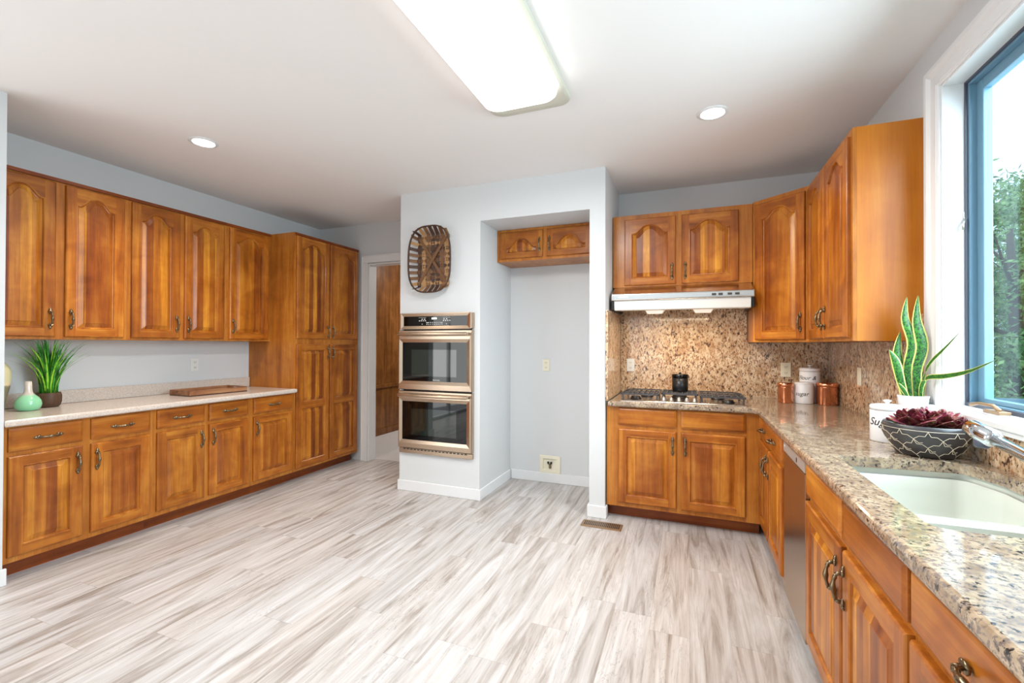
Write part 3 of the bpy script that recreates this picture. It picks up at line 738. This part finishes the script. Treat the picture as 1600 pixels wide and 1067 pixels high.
for lx in (-.262, .098):
    b = MB().loops([[(lx-.075, 3.80, 1.630), (lx+.075, 3.80, 1.630), (lx+.075, 3.93, 1.638), (lx-.075, 3.93, 1.638)], [(lx-.055, 3.81, 1.600), (lx+.055, 3.81, 1.600), (lx+.055, 3.92, 1.606), (lx-.055, 3.92, 1.606)]], cap0=True, cap1=True)
    hp('light_lens', b, M['hoodlens'], .003)
hp('nameplate', MB().box(-.535, -.455, 3.689, 3.6915, 1.724, 1.738), M['legend'], .001)

# ================================================================= OUTLETS, BOXES, REGISTER
def outlet(loc, rz, label, mat, double=False, blank=False):
    r = empty('wall_outlet', loc, rz, label, 'outlet')
    w_ = .035 if not double else .037
    MB().box(-w_, w_, -.006, 0, -.058, .058).build('cover_plate', mat, r, bevel=.003)
    if not blank:
        for s in (-1, 1):
            b = MB().box(-.016, .016, -.0075, -.0055, s*.024-.013, s*.024+.013)
            b.build('socket', mat, r, bevel=.002)
        b = MB()
        for s in (-1, 1): b.box(-.008, -.0055, -.009, -.007, s*.024-.004, s*.024+.006).box(.0055, .008, -.009, -.007, s*.024-.004, s*.024+.006).box(-.002, .002, -.009, -.007, s*.024-.010, s*.024-.006)
        b.build('slots', M['slot'], r)
    return r
outlet((-1.312, YB-.0005, 1.148), 0, 'cream duplex outlet on the grey back wall of the refrigerator recess', M['cream'])
outlet((XL+.0005, 2.775, 1.155), PI/2, 'white duplex outlet on the left wall above the tray', M['whiteplastic'])
outlet((-.500, 4.2355, 1.165), 0, 'white duplex outlet on the granite left of the black canister', M['whiteplastic'])
outlet((.728, 4.2355, 1.150), 0, 'cream duplex outlet on the granite above the left copper canister', M['cream'], True)
outlet((1.0195, 3.52, 1.150), -PI/2, 'blank cream cover plate on the right granite wall beyond the canisters', M['cream'], blank=True)
wb = empty('ice_maker_box', (-1.268, YB-.0005, .178), 0, 'square cream water supply box with small valve low on the recess wall', 'water box')
r4 = lambda a, z, y: [(-a, y, -z), (a, y, -z), (a, y, z), (-a, y, z)]
MB().loops([r4(.105, .085, 0), r4(.105, .085, -.010), r4(.098, .078, -.013), r4(.070, .055, -.013), r4(.066, .050, -.001)], cap1=True).build('box_frame', M['cream'], wb)
MB().lathe([(.012, 0), (.012, .025), (.007, .03), (.007, .04)], (0, -.008, -.035), 14).tube([(-.018, -.018, .008), (.018, -.018, .008)], .006).build('valve', M['brass'], wb)
MB().box(-.024, -.006, -.024, -.012, .010, .030).box(.006, .024, -.024, -.012, .010, .030).build('valve_handle', M['ink'], wb, bevel=.003)
rg = empty('floor_register', (-.610, 3.396, 0), 0, 'bronze slotted floor register vent in the plank floor beside the column', 'floor vent')
MB().loops([[(x_, y_, z) for x_, y_ in rounded([(-.150+o, -.066+o), (.150-o, -.066+o), (.150-o, .066-o), (-.150+o, .066-o)], .012)] for o, z in ((0, .0003), (0, .002), (.008, .006), (.02, .006))], cap0=True, cap1=True).build('frame', M['register'], rg)
b = MB()
for i in range(20):
    for s in (-1, 1): b.box(-.128+i*.0133, -.121+i*.0133, -.040 if s < 0 else .003, -.003 if s < 0 else .040, .006, .0067)
b.build('slots', M['ink'], rg)

# ================================================================= CEILING LIGHTS
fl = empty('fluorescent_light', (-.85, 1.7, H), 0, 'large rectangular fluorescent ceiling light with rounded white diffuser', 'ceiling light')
def rr(x0, x1, y0, y1, r, z): return [(p[0], p[1], z) for p in rounded([(x0, y0), (x1, y0), (x1, y1), (x0, y1)], r, 8)]
o = MB().loops([rr(-1.09, -.618, 1.06, 2.50, .075, H-.0005), rr(-1.09, -.618, 1.06, 2.50, .075, 2.715), rr(-1.075, -.633, 1.08, 2.46, .07, 2.708)], cap0=True, cap1=True).build('pan_with_shadow', simple('pan_and_shadow_grey', (196, 194, 180), .5), fl); o.location = -Vector(fl.location)  # far end runs past the diffuser, shaped as its shadow on the ceiling
o = MB().loops([rr(-1.062, -.636, 1.14, 2.335, .075, 2.7075), rr(-1.052, -.646, 1.15, 2.325, .075, 2.66), rr(-1.040, -.658, 1.165, 2.31, .07, 2.645)], cap0=True, cap1=True).build('diffuser', M['diffuser'], fl); o.location = -Vector(fl.location)
def can(x_, y_, label, power):
    r = empty('recessed_light', (x_, y_, H), 0, label, 'ceiling light', 'recessed ceiling lights')
    MB().lathe([(.088, -.0005), (.088, -.004), (.070, -.009), (.066, -.006), (.066, -.0005)], (0, 0, 0), 36, cap0=False, cap1=False).build('trim_ring', M['trim'], r)
    MB().lathe([(.0, -.002), (.065, -.002), (.060, -.005), (.0, -.007)], (0, 0, 0), 32, cap0=False, cap1=False).build('bulb', M['lampglow'], r)
    l = D.lights.new('recessed_lamp', 'SPOT'); l.energy = power; l.color = (1, .86, .70); l.spot_size = math.radians(135); l.spot_blend = .9; l.shadow_soft_size = .06
    lo = D.objects.new('recessed_lamp', l); col.objects.link(lo); lo.location = (x_, y_, H-.03)
can(-3.13, 2.118, 'recessed round ceiling light over the left cabinets', 75)
can(.128, 2.949, 'recessed round ceiling light in front of the range hood', 46)
lf = area('fluorescent_lamp', (-.85, 1.74, 2.640), (0, 0, -1), .38, 1.1, 45, (1, .985, .96))
l = D.lights.new('hood_lamp', 'AREA'); l.shape = 'RECTANGLE'; l.size = .5; l.size_y = .08; l.energy = 5; l.color = (1, .80, .55)
o = D.objects.new('hood_lamp', l); col.objects.link(o); o.location = (-.08, 3.86, 1.595)
area('hall_fill', (-2.9, 6.2, 2.6), (-.3, 0, -1), .8, .8, 40, (1, .95, .88))  # unseen lamp added to brighten the hall

# ================================================================= CANISTERS
def bend_text(s, size, r, c, zc, ang0, shear=.35):
    me = text_mesh(s, size, shear, .0003, 1.02); me.materials.clear(); me.materials.append(M['ink'])
    for v in me.vertices:
        a = ang0+v.co.x/r; rr_ = r+.0004+max(v.co.z, 0)*.5
        v.co = (rr_*math.cos(a), rr_*math.sin(a), zc+v.co.y)
    return me
def face_ang(c): return math.atan2(-c[1], -c[0])
def canister(c, r, h, label, text=None, tz=0, knob=True, aoff=0, lidh=.02, name='white_canister'):
    root = empty(name, (c[0], c[1], .9145), 0, label, 'canister')
    MB().lathe([(0, 0), (r*.96, 0), (r, .004), (r, h-lidh-.003), (r*.98, h-lidh), (0, h-lidh)], (0, 0, 0), 48, cap0=False, cap1=False).build('body', M['white'], root)
    MB().lathe([(0, h-lidh+.0005), (r*1.01, h-lidh+.0005), (r*1.01, h-.008), (r*.93, h-.002), (r*.5, h+.003), (0, h+.004)], (0, 0, 0), 48, cap0=False, cap1=False).build('lid', M['white'], root)
    if knob: MB().lathe([(.007, h+.003), (.007, h+.010), (.015, h+.015), (.016, h+.020), (.0, h+.023)], (0, 0, 0), 20, cap1=False).build('lid_knob', M['white'], root)
    for (s, zc, sz, ao) in (text or []):
        link('lettering', bend_text(s, sz, r, c, zc, face_ang(c)+ao), root)
    return root
canister((.803, 3.975), .062, .157, 'short white canister lettered sugar, between the two copper canisters', [('sugar', .060, .042, -.28)], knob=False, lidh=.012)
canister((.868, 4.105), .070, .262, 'tall white canister lettered Flour with lid knob, behind the short white canister', [('Flour &', .172, .042, -.35)], lidh=.03)
canister((.839, 2.545), .064, .166, 'white lidded canister lettered Sugar, behind the patterned bowl near the snake plant', [('Sugar', .075, .048, -.35)], lidh=.024)
def copper(c, r, h, label, handle):
    root = empty('copper_canister', (c[0], c[1], .9145), 0, label, 'canister')
    MB().lathe([(0, 0), (r*.97, 0), (r, .003), (r, h-.036), (r*1.03, h-.034), (r*1.03, h-.030), (0, h-.030)], (0, 0, 0), 48, cap0=False, cap1=False).build('body', M['copper'], root)
    MB().lathe([(0, h-.0295), (r*1.045, h-.0295), (r*1.045, h-.004), (r*.95, h), (0, h+.003)], (0, 0, 0), 48, cap0=False, cap1=False).build('lid', M['copper'], root)
    if handle: MB().lathe([(.004, h+.002), (.003, h+.022), (.006, h+.026), (0, h+.030)], (0, 0, 0), 14, cap1=False).build('lid_knob', M['brass'], root)
copper((.680, 3.963), .052, .150, 'smaller copper canister at the left of the white canisters', False)
copper((.942, 3.945), .066, .160, 'larger copper canister in the corner right of the white canisters', True)

# ================================================================= SNAKE PLANT
def leaf_mat(name, edge, body, dark):
    x = N(name)
    uv = x.n('ShaderNodeTexCoord').outputs['UV']; s_ = x.n('ShaderNodeSeparateXYZ', {0: uv})
    e = x.math('ABSOLUTE', x.math('SUBTRACT', s_.outputs[0], .5))
    v = x.n('ShaderNodeMapping', {'Vector': uv, 'Scale': (3, 26, 1)}).outputs[0]
    n = x.noise(v, 1.6, 3, .6, 1.0)
    c = x.ramp(n, [(.42, lin(dark)), (.56, lin(body))])
    c = x.mix(x.ramp(e, [(.36, (0, 0, 0, 1)), (.40, (1, 1, 1, 1))]), c, lin(edge))
    x.set(color=c, rough=.35); return x.mat
M['snake'] = leaf_mat('snake_leaf', (226, 220, 128), (62, 132, 38), (10, 50, 26))
def leaf_obj(name, spine, widths, side, parent, mat, th=.0016, cup=.15, loc=None):
    """strap leaf: spine points, half widths, side vectors; thin but solid, with UVs"""
    n = len(spine); K = 6
    spine = [Vector(p) for p in spine]
    vs, fs, uvs = [], [], []
    for sgn in (1, -1):
        for i, p in enumerate(spine):
            t = (spine[min(i+1, n-1)]-spine[max(i-1, 0)]).normalized(); sd = Vector(side[i] if isinstance(side, list) else side); sd = (sd-t*sd.dot(t)).normalized(); nr = t.cross(sd)
            for k in range(K+1):
                u = k/K*2-1
                vs.append(p+sd*widths[i]*u+nr*(cup*widths[i]*u*u+sgn*th*.5*(1-abs(u)*.8))); uvs.append((k/K, i/(n-1)))
    off = n*(K+1)
    for i in range(n-1):
        for k in range(K):
            a = i*(K+1)+k; fs.append((a, a+1, a+K+2, a+K+1)); fs.append((off+a, off+a+K+1, off+a+K+2, off+a+1))
    for i in range(n-1):
        a = i*(K+1); fs.append((a, a+K+1, off+a+K+1, off+a)); a += K; fs.append((a, off+a, off+a+K+1, a+K+1))
    me = D.meshes.new(name); me.from_pydata(vs, [], fs); ul = me.uv_layers.new(name='UVMap')
    for lp in me.loops: ul.data[lp.index].uv = uvs[lp.vertex_index]
    for p in me.polygons: p.use_smooth = True
    me.materials.append(mat); me.update()
    return link(name, me, parent, loc)
SPX, SPY = .958, 2.613
sp = empty('snake_plant', (SPX, SPY, .9145), 0, 'potted snake plant with tall yellow-edged leaves in a white pot beside the window', 'potted plant')
MB().lathe([(0, 0), (.045, 0), (.047, .004), (.056, .195), (.058, .200), (.058, .206), (.053, .206), (.051, .19), (.0, .188)], (0, 0, 0), 40, cap0=False, cap1=False).build('pot', M['white'], sp)
MB().lathe([(0, .1885), (.050, .1885), (.03, .196), (0, .197)], (0, 0, 0), 24, cap0=False, cap1=False).build('soil', M['bowlwood'], sp)
side_cam = Vector((math.cos(math.radians(-20)), math.sin(math.radians(-20)), 0))
def pix(px, py, Y):
    d = fw+R_*((px-800)/F_PX)-U_*((py-533.5)/F_PX); t = Y/d.y; return Vector((d.x*t, d.y*t, CAM_H+d.z*t))
def strap(pts, wmax, Y, ypts=None, twist=0, prof=None):
    """real-size leaf whose centre line is given by points in the plant's own upright plane"""
    P = []
    n = 18; ctrl = pts
    for i in range(n):
        t = i/(n-1)*(len(ctrl)-1); k = min(int(t), len(ctrl)-2); f_ = t-k
        a, c_ = Vector(ctrl[k]), Vector(ctrl[k+1])
        a0 = Vector(ctrl[max(k-1, 0)]); c2 = Vector(ctrl[min(k+2, len(ctrl)-1)])
        P.append(.5*((2*a)+(-a0+c_)*f_+(2*a0-5*a+4*c_-c2)*f_**2+(-a0+3*a-3*c_+c2)*f_**3))
    W = []
    for i in range(n):
        t = i/(n-1); W.append(wmax*(.55+.45*math.sin(PI*min(t*1.3, 1)*.5+0))*(1 if t < .55 else max(.03, (1-((t-.55)/.45)**1.5))))
    sides = [(Matrix.Rotation(twist*(i/(n-1)), 3, 'Z') @ side_cam) for i in range(n)]
    return P, W, sides
b0 = Vector((SPX, SPY, .9145))
leaves = [  # control points relative to the pot base (x, y, z), half width
    ([(-.012, 0, .19), (-.020, .0, .32), (-.002, -.005, .45), (-.028, .0, .56), (-.020, .005, .66)], .023),
    ([(.012, -.01, .19), (.010, -.01, .32), (.030, -.012, .43), (.012, -.01, .55), (.016, -.01, .665)], .026),
    ([(-.030, .012, .19), (-.038, .015, .30), (-.050, .02, .40), (-.040, .02, .50)], .022),
    ([(-.032, -.015, .19), (-.052, -.02, .27), (-.072, -.025, .36), (-.098, -.03, .415)], .020),
    ([(.022, .01, .19), (.026, .012, .27), (.034, .014, .34), (.044, .014, .40)], .012),
    ([(-.024, -.025, .19), (-.045, -.03, .23), (-.068, -.035, .265)], .010),
    ([(.022, -.018, .19), (.020, -.03, .25), (.036, -.05, .292), (.060, -.13, .304), (.072, -.28, .332), (.080, -.44, .384)], .012),
    ([(.030, .012, .19), (.036, .0, .27), (.043, -.04, .35), (.058, -.14, .425), (.066, -.24, .492)], .007),
    ([(.034, -.004, .19), (.038, -.004, .26), (.030, -.004, .33)], .006),
]
for pts, wm in leaves:
    P, W, sd = strap(pts, wm, 0, twist=.5)
    if pts[-1][1] < -.1:
        sd = [Vector((.25, 0, 1)) if i > 8 else side_cam for i in range(len(P))]
        sd = [side_cam.lerp(Vector((-.2, .1, 1)), min(1, max(0, (i-3)/5))) for i in range(len(P))]
    leaf_obj('leaf', P, W, sd, sp, M['snake'])

# ================================================================= PATTERNED BOWL
BC = (.880, 2.292); 
x = N('charcoal_glaze'); M['charcoal'] = x.set(color=lin(58, 56, 58), rough=.35).mat
pb = empty('patterned_bowl', (BC[0], BC[1], .9152), 0, 'charcoal bowl with cream star line pattern beside the sink, holding red succulents', 'bowl')
bprof = [(.088, 0), (.095, .004), (.112, .030), (.130, .065), (.138, .090), (.139, .108), (.136, .118), (.133, .124), (.128, .124), (.126, .118), (.125, .10), (.0, .098)]
def brad(z):
    for (r0, z0), (r1, z1) in zip(bprof[:7], bprof[1:8]):
        if z0 <= z <= z1: return r0+(r1-r0)*(z-z0)/(z1-z0)
    return .13
MB().lathe([(0, 0)]+bprof, (0, 0, 0), 72, cap0=False, cap1=False).build('bowl_body', M['charcoal'], pb)
b = MB(); nrep = 10
def bp_(u, z, lift=.0008): a = u/nrep*2*PI; r_ = brad(z)+lift; return (r_*math.cos(a), r_*math.sin(a), z)
def line(path):
    pts = []
    for (u0, z0), (u1, z1) in zip(path, path[1:]):
        for k in range(5): t = k/5; pts.append(bp_(u0+(u1-u0)*t, z0+(z1-z0)*t))
    pts.append(bp_(*path[-1])); b.tube(pts, .0009, 5)
line([(i/4, .108) for i in range(0, nrep*4+1)])
for row, (zc, hh) in enumerate(((.092, .016), (.060, .016), (.028, .016))):
    for i in range(nrep):
        o_ = i+(.5 if row % 2 else 0)
        top_ = [(o_-.5, zc-hh), (o_-.30, zc-.003), (o_-.10, zc-.003), (o_, zc+hh*.9), (o_+.10, zc-.003), (o_+.30, zc-.003), (o_+.5, zc-hh)]
        line(top_)
        line([(o_-.5, zc-hh), (o_-.32, zc-hh-.004-.010), (o_-.18, zc-hh-.012)])
b.build('line_pattern', simple('cream_line', (226, 214, 190), .5), pb)
MB().lathe([(0, .0985), (.120, .0985), (.115, .106), (.05, .112), (0, .113)], (0, 0, 0), 30, cap0=False, cap1=False).build('moss_filling', simple('green_moss', (140, 170, 92), .9), pb)
# succulents
def succ_mat():
    x = N('red_succulent'); n = x.noise(x.coord('Object'), 110, 3, .6); n2 = x.noise(x.coord('Object'), 38, 2)
    c = x.ramp(n2, [(.38, lin(70, 22, 30)), (.52, lin(132, 34, 62)), (.66, lin(96, 50, 40))])
    c = x.mix(x.ramp(n, [(.56, (0, 0, 0, 1)), (.66, (1, 1, 1, 1))]), c, lin(176, 150, 110)); x.set(color=c, rough=.45); return x.mat
M['succ'] = succ_mat()
def rosette(cx_, cy_, cz_, R0, label, n=26, seed=1, tilt=0):
    rd = random.Random(seed); b = MB()
    for i in range(n):
        a = i*2.39996+rd.uniform(-.2, .2); f_ = i/n
        el = math.radians(24+56*(1-f_)); L = R0*(.7+.25*f_)*rd.uniform(.85, 1.1); w_ = L*.36
        dr = Vector((math.cos(a)*math.cos(el), math.sin(a)*math.cos(el), math.sin(el))); sd = Vector((-math.sin(a), math.cos(a), 0)); nr = sd.cross(dr).normalized()
        rows = []
        for k in range(8):
            t = k/7; wk = w_*math.sin(PI*min(.98, .18+.80*t))**.7*(1+.14*math.sin(9*t+i)); th = .0035*(1-t*.8)
            cpt = Vector((cx_, cy_, cz_))+dr*L*t+nr*(-.25*L*t*t*(-1))*.6
            ring = []
            for q in range(8):
                an = 2*PI*q/8; ring.append(cpt+sd*wk*math.cos(an)+nr*(-th*math.sin(an)+abs(math.cos(an))*wk*.45))
            rows.append(ring)
        b.loops(rows, 0, cap0=True, cap1=True, smooth=True)
    o = thing('red_succulent', b, M['succ'], label, 'succulent', 'red succulents in the patterned bowl')
    return o
rosette(BC[0]-.040, BC[1]-.010, .9145+.113, .105, 'dark red succulent rosette at the left of the patterned bowl', seed=2)
rosette(BC[0]+.030, BC[1]-.008, .9145+.113, .105, 'dark red succulent rosette in the middle of the patterned bowl', seed=5)
rosette(BC[0]+.082, BC[1]-.045, .9145+.116, .065, 'small reddish succulent rosette at the right rim of the patterned bowl', n=20, seed=9)

# ================================================================= LEFT COUNTER THINGS
x = N('green_glaze'); tc = x.n('ShaderNodeTexCoord').outputs['Object']; z_ = x.n('ShaderNodeSeparateXYZ', {0: tc}).outputs[2]
c = x.ramp(z_, [(.0, lin(128, 206, 158)), (.085, lin(150, 216, 172)), (.098, lin(164, 214, 180)), (.104, lin(206, 196, 186)), (.2, lin(216, 206, 196))]); x.set(color=c, rough=.12, coat=.5)
vs_ = [(0, 0), (.040, 0), (.052, .006), (.061, .022), (.064, .042), (.060, .064), (.048, .084), (.034, .098), (.024, .110), (.0195, .126), (.0175, .150), (.0165, .185), (.0125, .187), (.012, .15)]
thing('green_vase', MB().lathe(vs_, (0, 0, 0), 48, cap0=False, cap1=False), x.mat, 'small round mint green vase with narrow bare clay neck on the left counter', 'vase', loc=(-3.957, 1.568, .9145))
x = N('beige_crackle'); tc = x.n('ShaderNodeTexCoord').outputs['Object']; z_ = x.n('ShaderNodeSeparateXYZ', {0: tc}).outputs[2]; nn_ = x.noise(tc, 90, 2)
c = x.ramp(x.math('ADD', z_, x.math('MULTIPLY', nn_, .02)), [(.0, lin(128, 122, 98)), (.168, lin(140, 134, 108)), (.178, lin(226, 206, 172)), (.20, lin(214, 206, 168)), (.3, lin(206, 200, 160))]); x.set(color=c, rough=.4)
vv = [(0, 0), (.032, 0), (.036, .01), (.050, .08), (.064, .15), (.070, .21), (.070, .25), (.062, .28), (.045, .305), (.035, .315), (.030, .315), (.030, .29)]
thing('beige_vase', MB().lathe(vv, (0, 0, 0), 40, cap0=False, cap1=False), x.mat, 'tall beige ceramic vase half hidden by the wall edge at the far left', 'vase', loc=(-4.052, 1.452, .9145))
# grass plant
gp = empty('grass_plant', (-4.058, 1.708, .9145), 0, 'artificial green grass plant in a round wooden bowl on the left counter', 'potted plant')
MB().lathe([(0, 0), (.050, 0), (.060, .010), (.067, .035), (.068, .075), (.063, .096), (.060, .098), (.056, .096), (.054, .08), (0, .08)], (0, 0, 0), 40, cap0=False, cap1=False).build('bowl', M['bowlwood'], gp)
def grass_mat(name, c1, c2):
    x = N(name); n = x.noise(x.coord('Object'), 30, 2); x.set(color=x.ramp(n, [(.35, lin(c1)), (.65, lin(c2))]), rough=.4); return x.mat
gm = [grass_mat('blade_bright', (96, 190, 30), (176, 232, 70)), grass_mat('blade_green', (24, 112, 34), (76, 178, 56)), grass_mat('blade_dark', (20, 40, 30), (70, 60, 40))]
b = MB(); rd = random.Random(4)
for i in range(230):
    a = rd.uniform(0, 2*PI); r0 = rd.uniform(0, .045); L = rd.uniform(.30, .46); sp_ = rd.uniform(.05, .55) if i % 9 else rd.uniform(.5, 1.0)
    mt = 2 if i % 6 == 0 else (0 if i % 3 == 0 else 1); w_ = rd.uniform(.0035, .0075) if mt < 2 else .0012
    base = Vector((r0*math.cos(a), r0*math.sin(a), .085)); dr = Vector((math.cos(a), math.sin(a), 0)); sd = Vector((-math.sin(a), math.cos(a), 0))
    if dr.x < -.2: L = min(L, .30); sp_ *= .35
    if i % 11 == 0: L *= 1.12
    sd = (sd+Vector((0, 1, 0))*rd.uniform(-1, 1)).normalized()
    rows = []
    for k in range(7):
        t = k/6; p = base+Vector((0, 0, 1))*L*t*(1-.35*sp_*t)+dr*L*sp_*t*t*.9
        if p.z > .452: p.z = .452+(p.z-.452)*.1
        if gp.location.x+p.x < -4.172: p.x = -4.172-gp.location.x
        ww = w_*(1-t**2)+.0003
        nr = dr*.0004
        rows.append([p-sd*ww, p+nr, p+sd*ww, p-nr])
    b.loops(rows, mt, cap0=True, cap1=True, smooth=True)
b.build('grass_blades', gm, gp)
# tray
ty = empty('wooden_tray', (-3.905, 2.715, .9145), math.radians(90-2.5), 'low rectangular wooden serving tray with cut-out handle on the left counter', 'tray')
a, c, h_ = .248, .135, .047
MB().box(-a, a, -c, c, 0, .008).build('tray_base', M['traydark'], ty)
MB().box(-a, a, -c, -c+.010, .0085, h_).build('side_rail', M['traywood'], ty, bevel=.001)
MB().box(-a, a, c-.010, c, .0085, h_).build('side_rail', M['traywood'], ty, bevel=.001)
for s in (-1, 1):
    x0_, x1_ = sorted((s*a, s*(a-.011)))
    b = MB().box(x0_, x1_, -c+.0105, -.045, .0085, h_).box(x0_, x1_, .045, c-.0105, .0085, h_).box(x0_, x1_, -.045, .045, .0085, .020).box(x0_, x1_, -.045, .045, .037, h_)
    b.build('handle_end', M['traywood'], ty)

# ================================================================= WALL BASKET
bk = empty('woven_basket', (-2.152, 3.539, 2.105), 0, 'oval woven tobacco basket of brown slats hung on the wall above the oven', 'wall basket')
bw1 = simple('basket_dark', (70, 44, 28), .6); bw2 = simple('basket_mid', (112, 76, 46), .6); bw3 = simple('basket_light', (168, 126, 80), .6)
HW, HH, DP = .215, .295, .085
def se(t, a_, c_, n_=2.9):
    ct, st = math.cos(t), math.sin(t)
    return (a_*math.copysign(abs(ct)**(2/n_), ct), c_*math.copysign(abs(st)**(2/n_), st))
for y_, r_, mt in ((-DP, .011, bw1),):
    pts = [(*se(2*PI*i/72, HW, HH), ) for i in range(73)]
    MB().tube([(p[0], y_-.006*math.sin(4*PI*i/72), p[1]) for i, p in enumerate(pts)], r_, 8, flat=.6).build('rim', mt, bk)
b = MB(); HB = .168; HBH = .235; yb = -.012
def strip(b, pts, w_, ax, mt):
    ax = Vector(ax)*w_; th = .0012; L = []
    pts = [Vector(p) for p in pts]
    for i, p in enumerate(pts):
        t = (pts[min(i+1, len(pts)-1)]-pts[max(i-1, 0)]).normalized(); nr = t.cross(ax).normalized()*th
        L.append([p-ax-nr, p+ax-nr, p+ax+nr, p-ax+nr])
    b.loops(L, mt, cap0=True, cap1=True)
nv, nh = 7, 9
xs_ = [(-1+2*(i+.5)/nv)*HB*.98 for i in range(nv)]; zs_ = [(-1+2*(i+.5)/nh)*HBH*.98 for i in range(nh)]
rd = random.Random(6)
for i, x_ in enumerate(xs_):
    lim = HH*(1-abs(x_/HW)**2.9)**(1/2.9)
    p = [(x_*1.12, -DP, -lim)]
    k = 40
    for j in range(k+1):
        z_ = -HBH+2*HBH*j/k; ph = (z_/(2*HBH/nh)); y_ = yb-.004*math.cos(PI*ph+PI*(i % 2)); p.append((x_, y_-.003, z_))
    p.append((x_*1.12, -DP, lim)); strip(b, p, .018, (1, 0, 0), rd.choice((0, 1, 1, 2)))
for j, z_ in enumerate(zs_):
    lim = HW*(1-abs(z_/HH)**2.9)**(1/2.9)
    p = [(-lim, -DP, z_*1.08)]
    k = 30
    for i in range(k+1):
        x_ = -HB+2*HB*i/k; ph = (x_/(2*HB/nv)); y_ = yb+.004*math.cos(PI*ph+PI*(j % 2)); p.append((x_, y_-.003, z_))
    p.append((lim, -DP, z_*1.08)); strip(b, p, .015, (0, 0, 1), rd.choice((0, 1, 2)))
b.build('woven_slats', [bw1, bw2, bw3], bk)
b = MB()
for s in (-1, 1): strip(b, [(-HB*.8, yb-.012, -s*HBH*.85), (0, yb-.016-.003*s, 0), (HB*.8, yb-.012, s*HBH*.85)], .013, (s*.8, 0, -.6), 0)
b.build('cross_brace', [bw2], bk)

# ================================================================= OUTSIDE
struct('ground', MB().box(1.4, 30, -10, 40, -.9, -.8), simple('lawn', (92, 120, 70), .9))
x = N('tree_leaves'); n = x.n('ShaderNodeTexCoord').outputs['Object']; nn_ = x.noise(n, 9, 3)
x.set(color=x.ramp(nn_, [(.35, lin(60, 100, 48)), (.65, lin(150, 180, 110))]), rough=.6); M['leaves'] = x.mat
M['bark'] = simple('bark', (92, 78, 64), .9)
def tree(px_, py_, top, R0, n, label, seed):
    rd = random.Random(seed); r = empty('tree', (px_, py_, -.8), 0, label, 'tree', 'trees beyond the window')
    Ht = top+.8
    b = MB().tube([(0, 0, 0), (.05, .0, Ht*.4), (-.03, .04, Ht*.8)], [.14, .10, .04], 10)
    for k in range(9):
        a = rd.uniform(0, 2*PI); z = Ht*rd.uniform(.25, .7); b.tube([(0, 0, z), (math.cos(a)*R0*.4, math.sin(a)*R0*.4, z+.3), (math.cos(a)*R0*.8, math.sin(a)*R0*.8, z+.7)], [.04, .025, .01], 6)
    b.build('trunk', M['bark'], r)
    b = MB()
    cl = []
    for k in range(60):
        while True:
            p = Vector((rd.uniform(-1, 1), rd.uniform(-1, 1), rd.uniform(-1, 1)))
            if p.length < 1: break
        cl.append(Vector((p.x*R0, p.y*R0, Ht*.54+p.z*Ht*.46)))
    for i in range(n):
        c_ = rd.choice(cl); p = c_+Vector([rd.gauss(0, .22) for _ in range(3)])
        if p.z > Ht: p.z = Ht-rd.random()*.3
        u = Vector([rd.uniform(-1, 1) for _ in range(3)]).normalized(); v = u.orthogonal().normalized(); s_ = rd.uniform(.035, .07)*R0/1.5
        b.add([p-u*s_, p+v*s_*.5, p+u*s_, p-v*s_*.5], [(0, 1, 2, 3)])
    b.build('foliage', M['leaves'], r)
tree(4.95, 9.9, 4.3, 1.5, 12000, 'leafy tree seen through the window, nearest the window frame', 1)
tree(7.9, 14.9, 5.7, 2.1, 12000, 'broad leafy tree through the window, right of the nearest one', 2)
tree(11.6, 21.5, 7.4, 3.0, 12000, 'taller leafy tree standing farthest behind the others outside', 3)
dk = empty('deck_railing', (3.0, 5.6, -.8), 0, 'blue grey deck railing outside below the window trees', 'railing')
b = MB().box(1.6, 7, 5.55, 5.65, .80, .86).box(1.6, 7, 5.57, 5.63, .02, .07)
o = b.build('rail', M['jambblue'], dk); o.location = -Vector(dk.location)
b = MB()
for i in range(44): b.box(1.65+i*.12, 1.69+i*.12, 5.58, 5.62, -.8, .80)
o = b.build('balusters', M['jambblue'], dk); o.location = -Vector(dk.location)
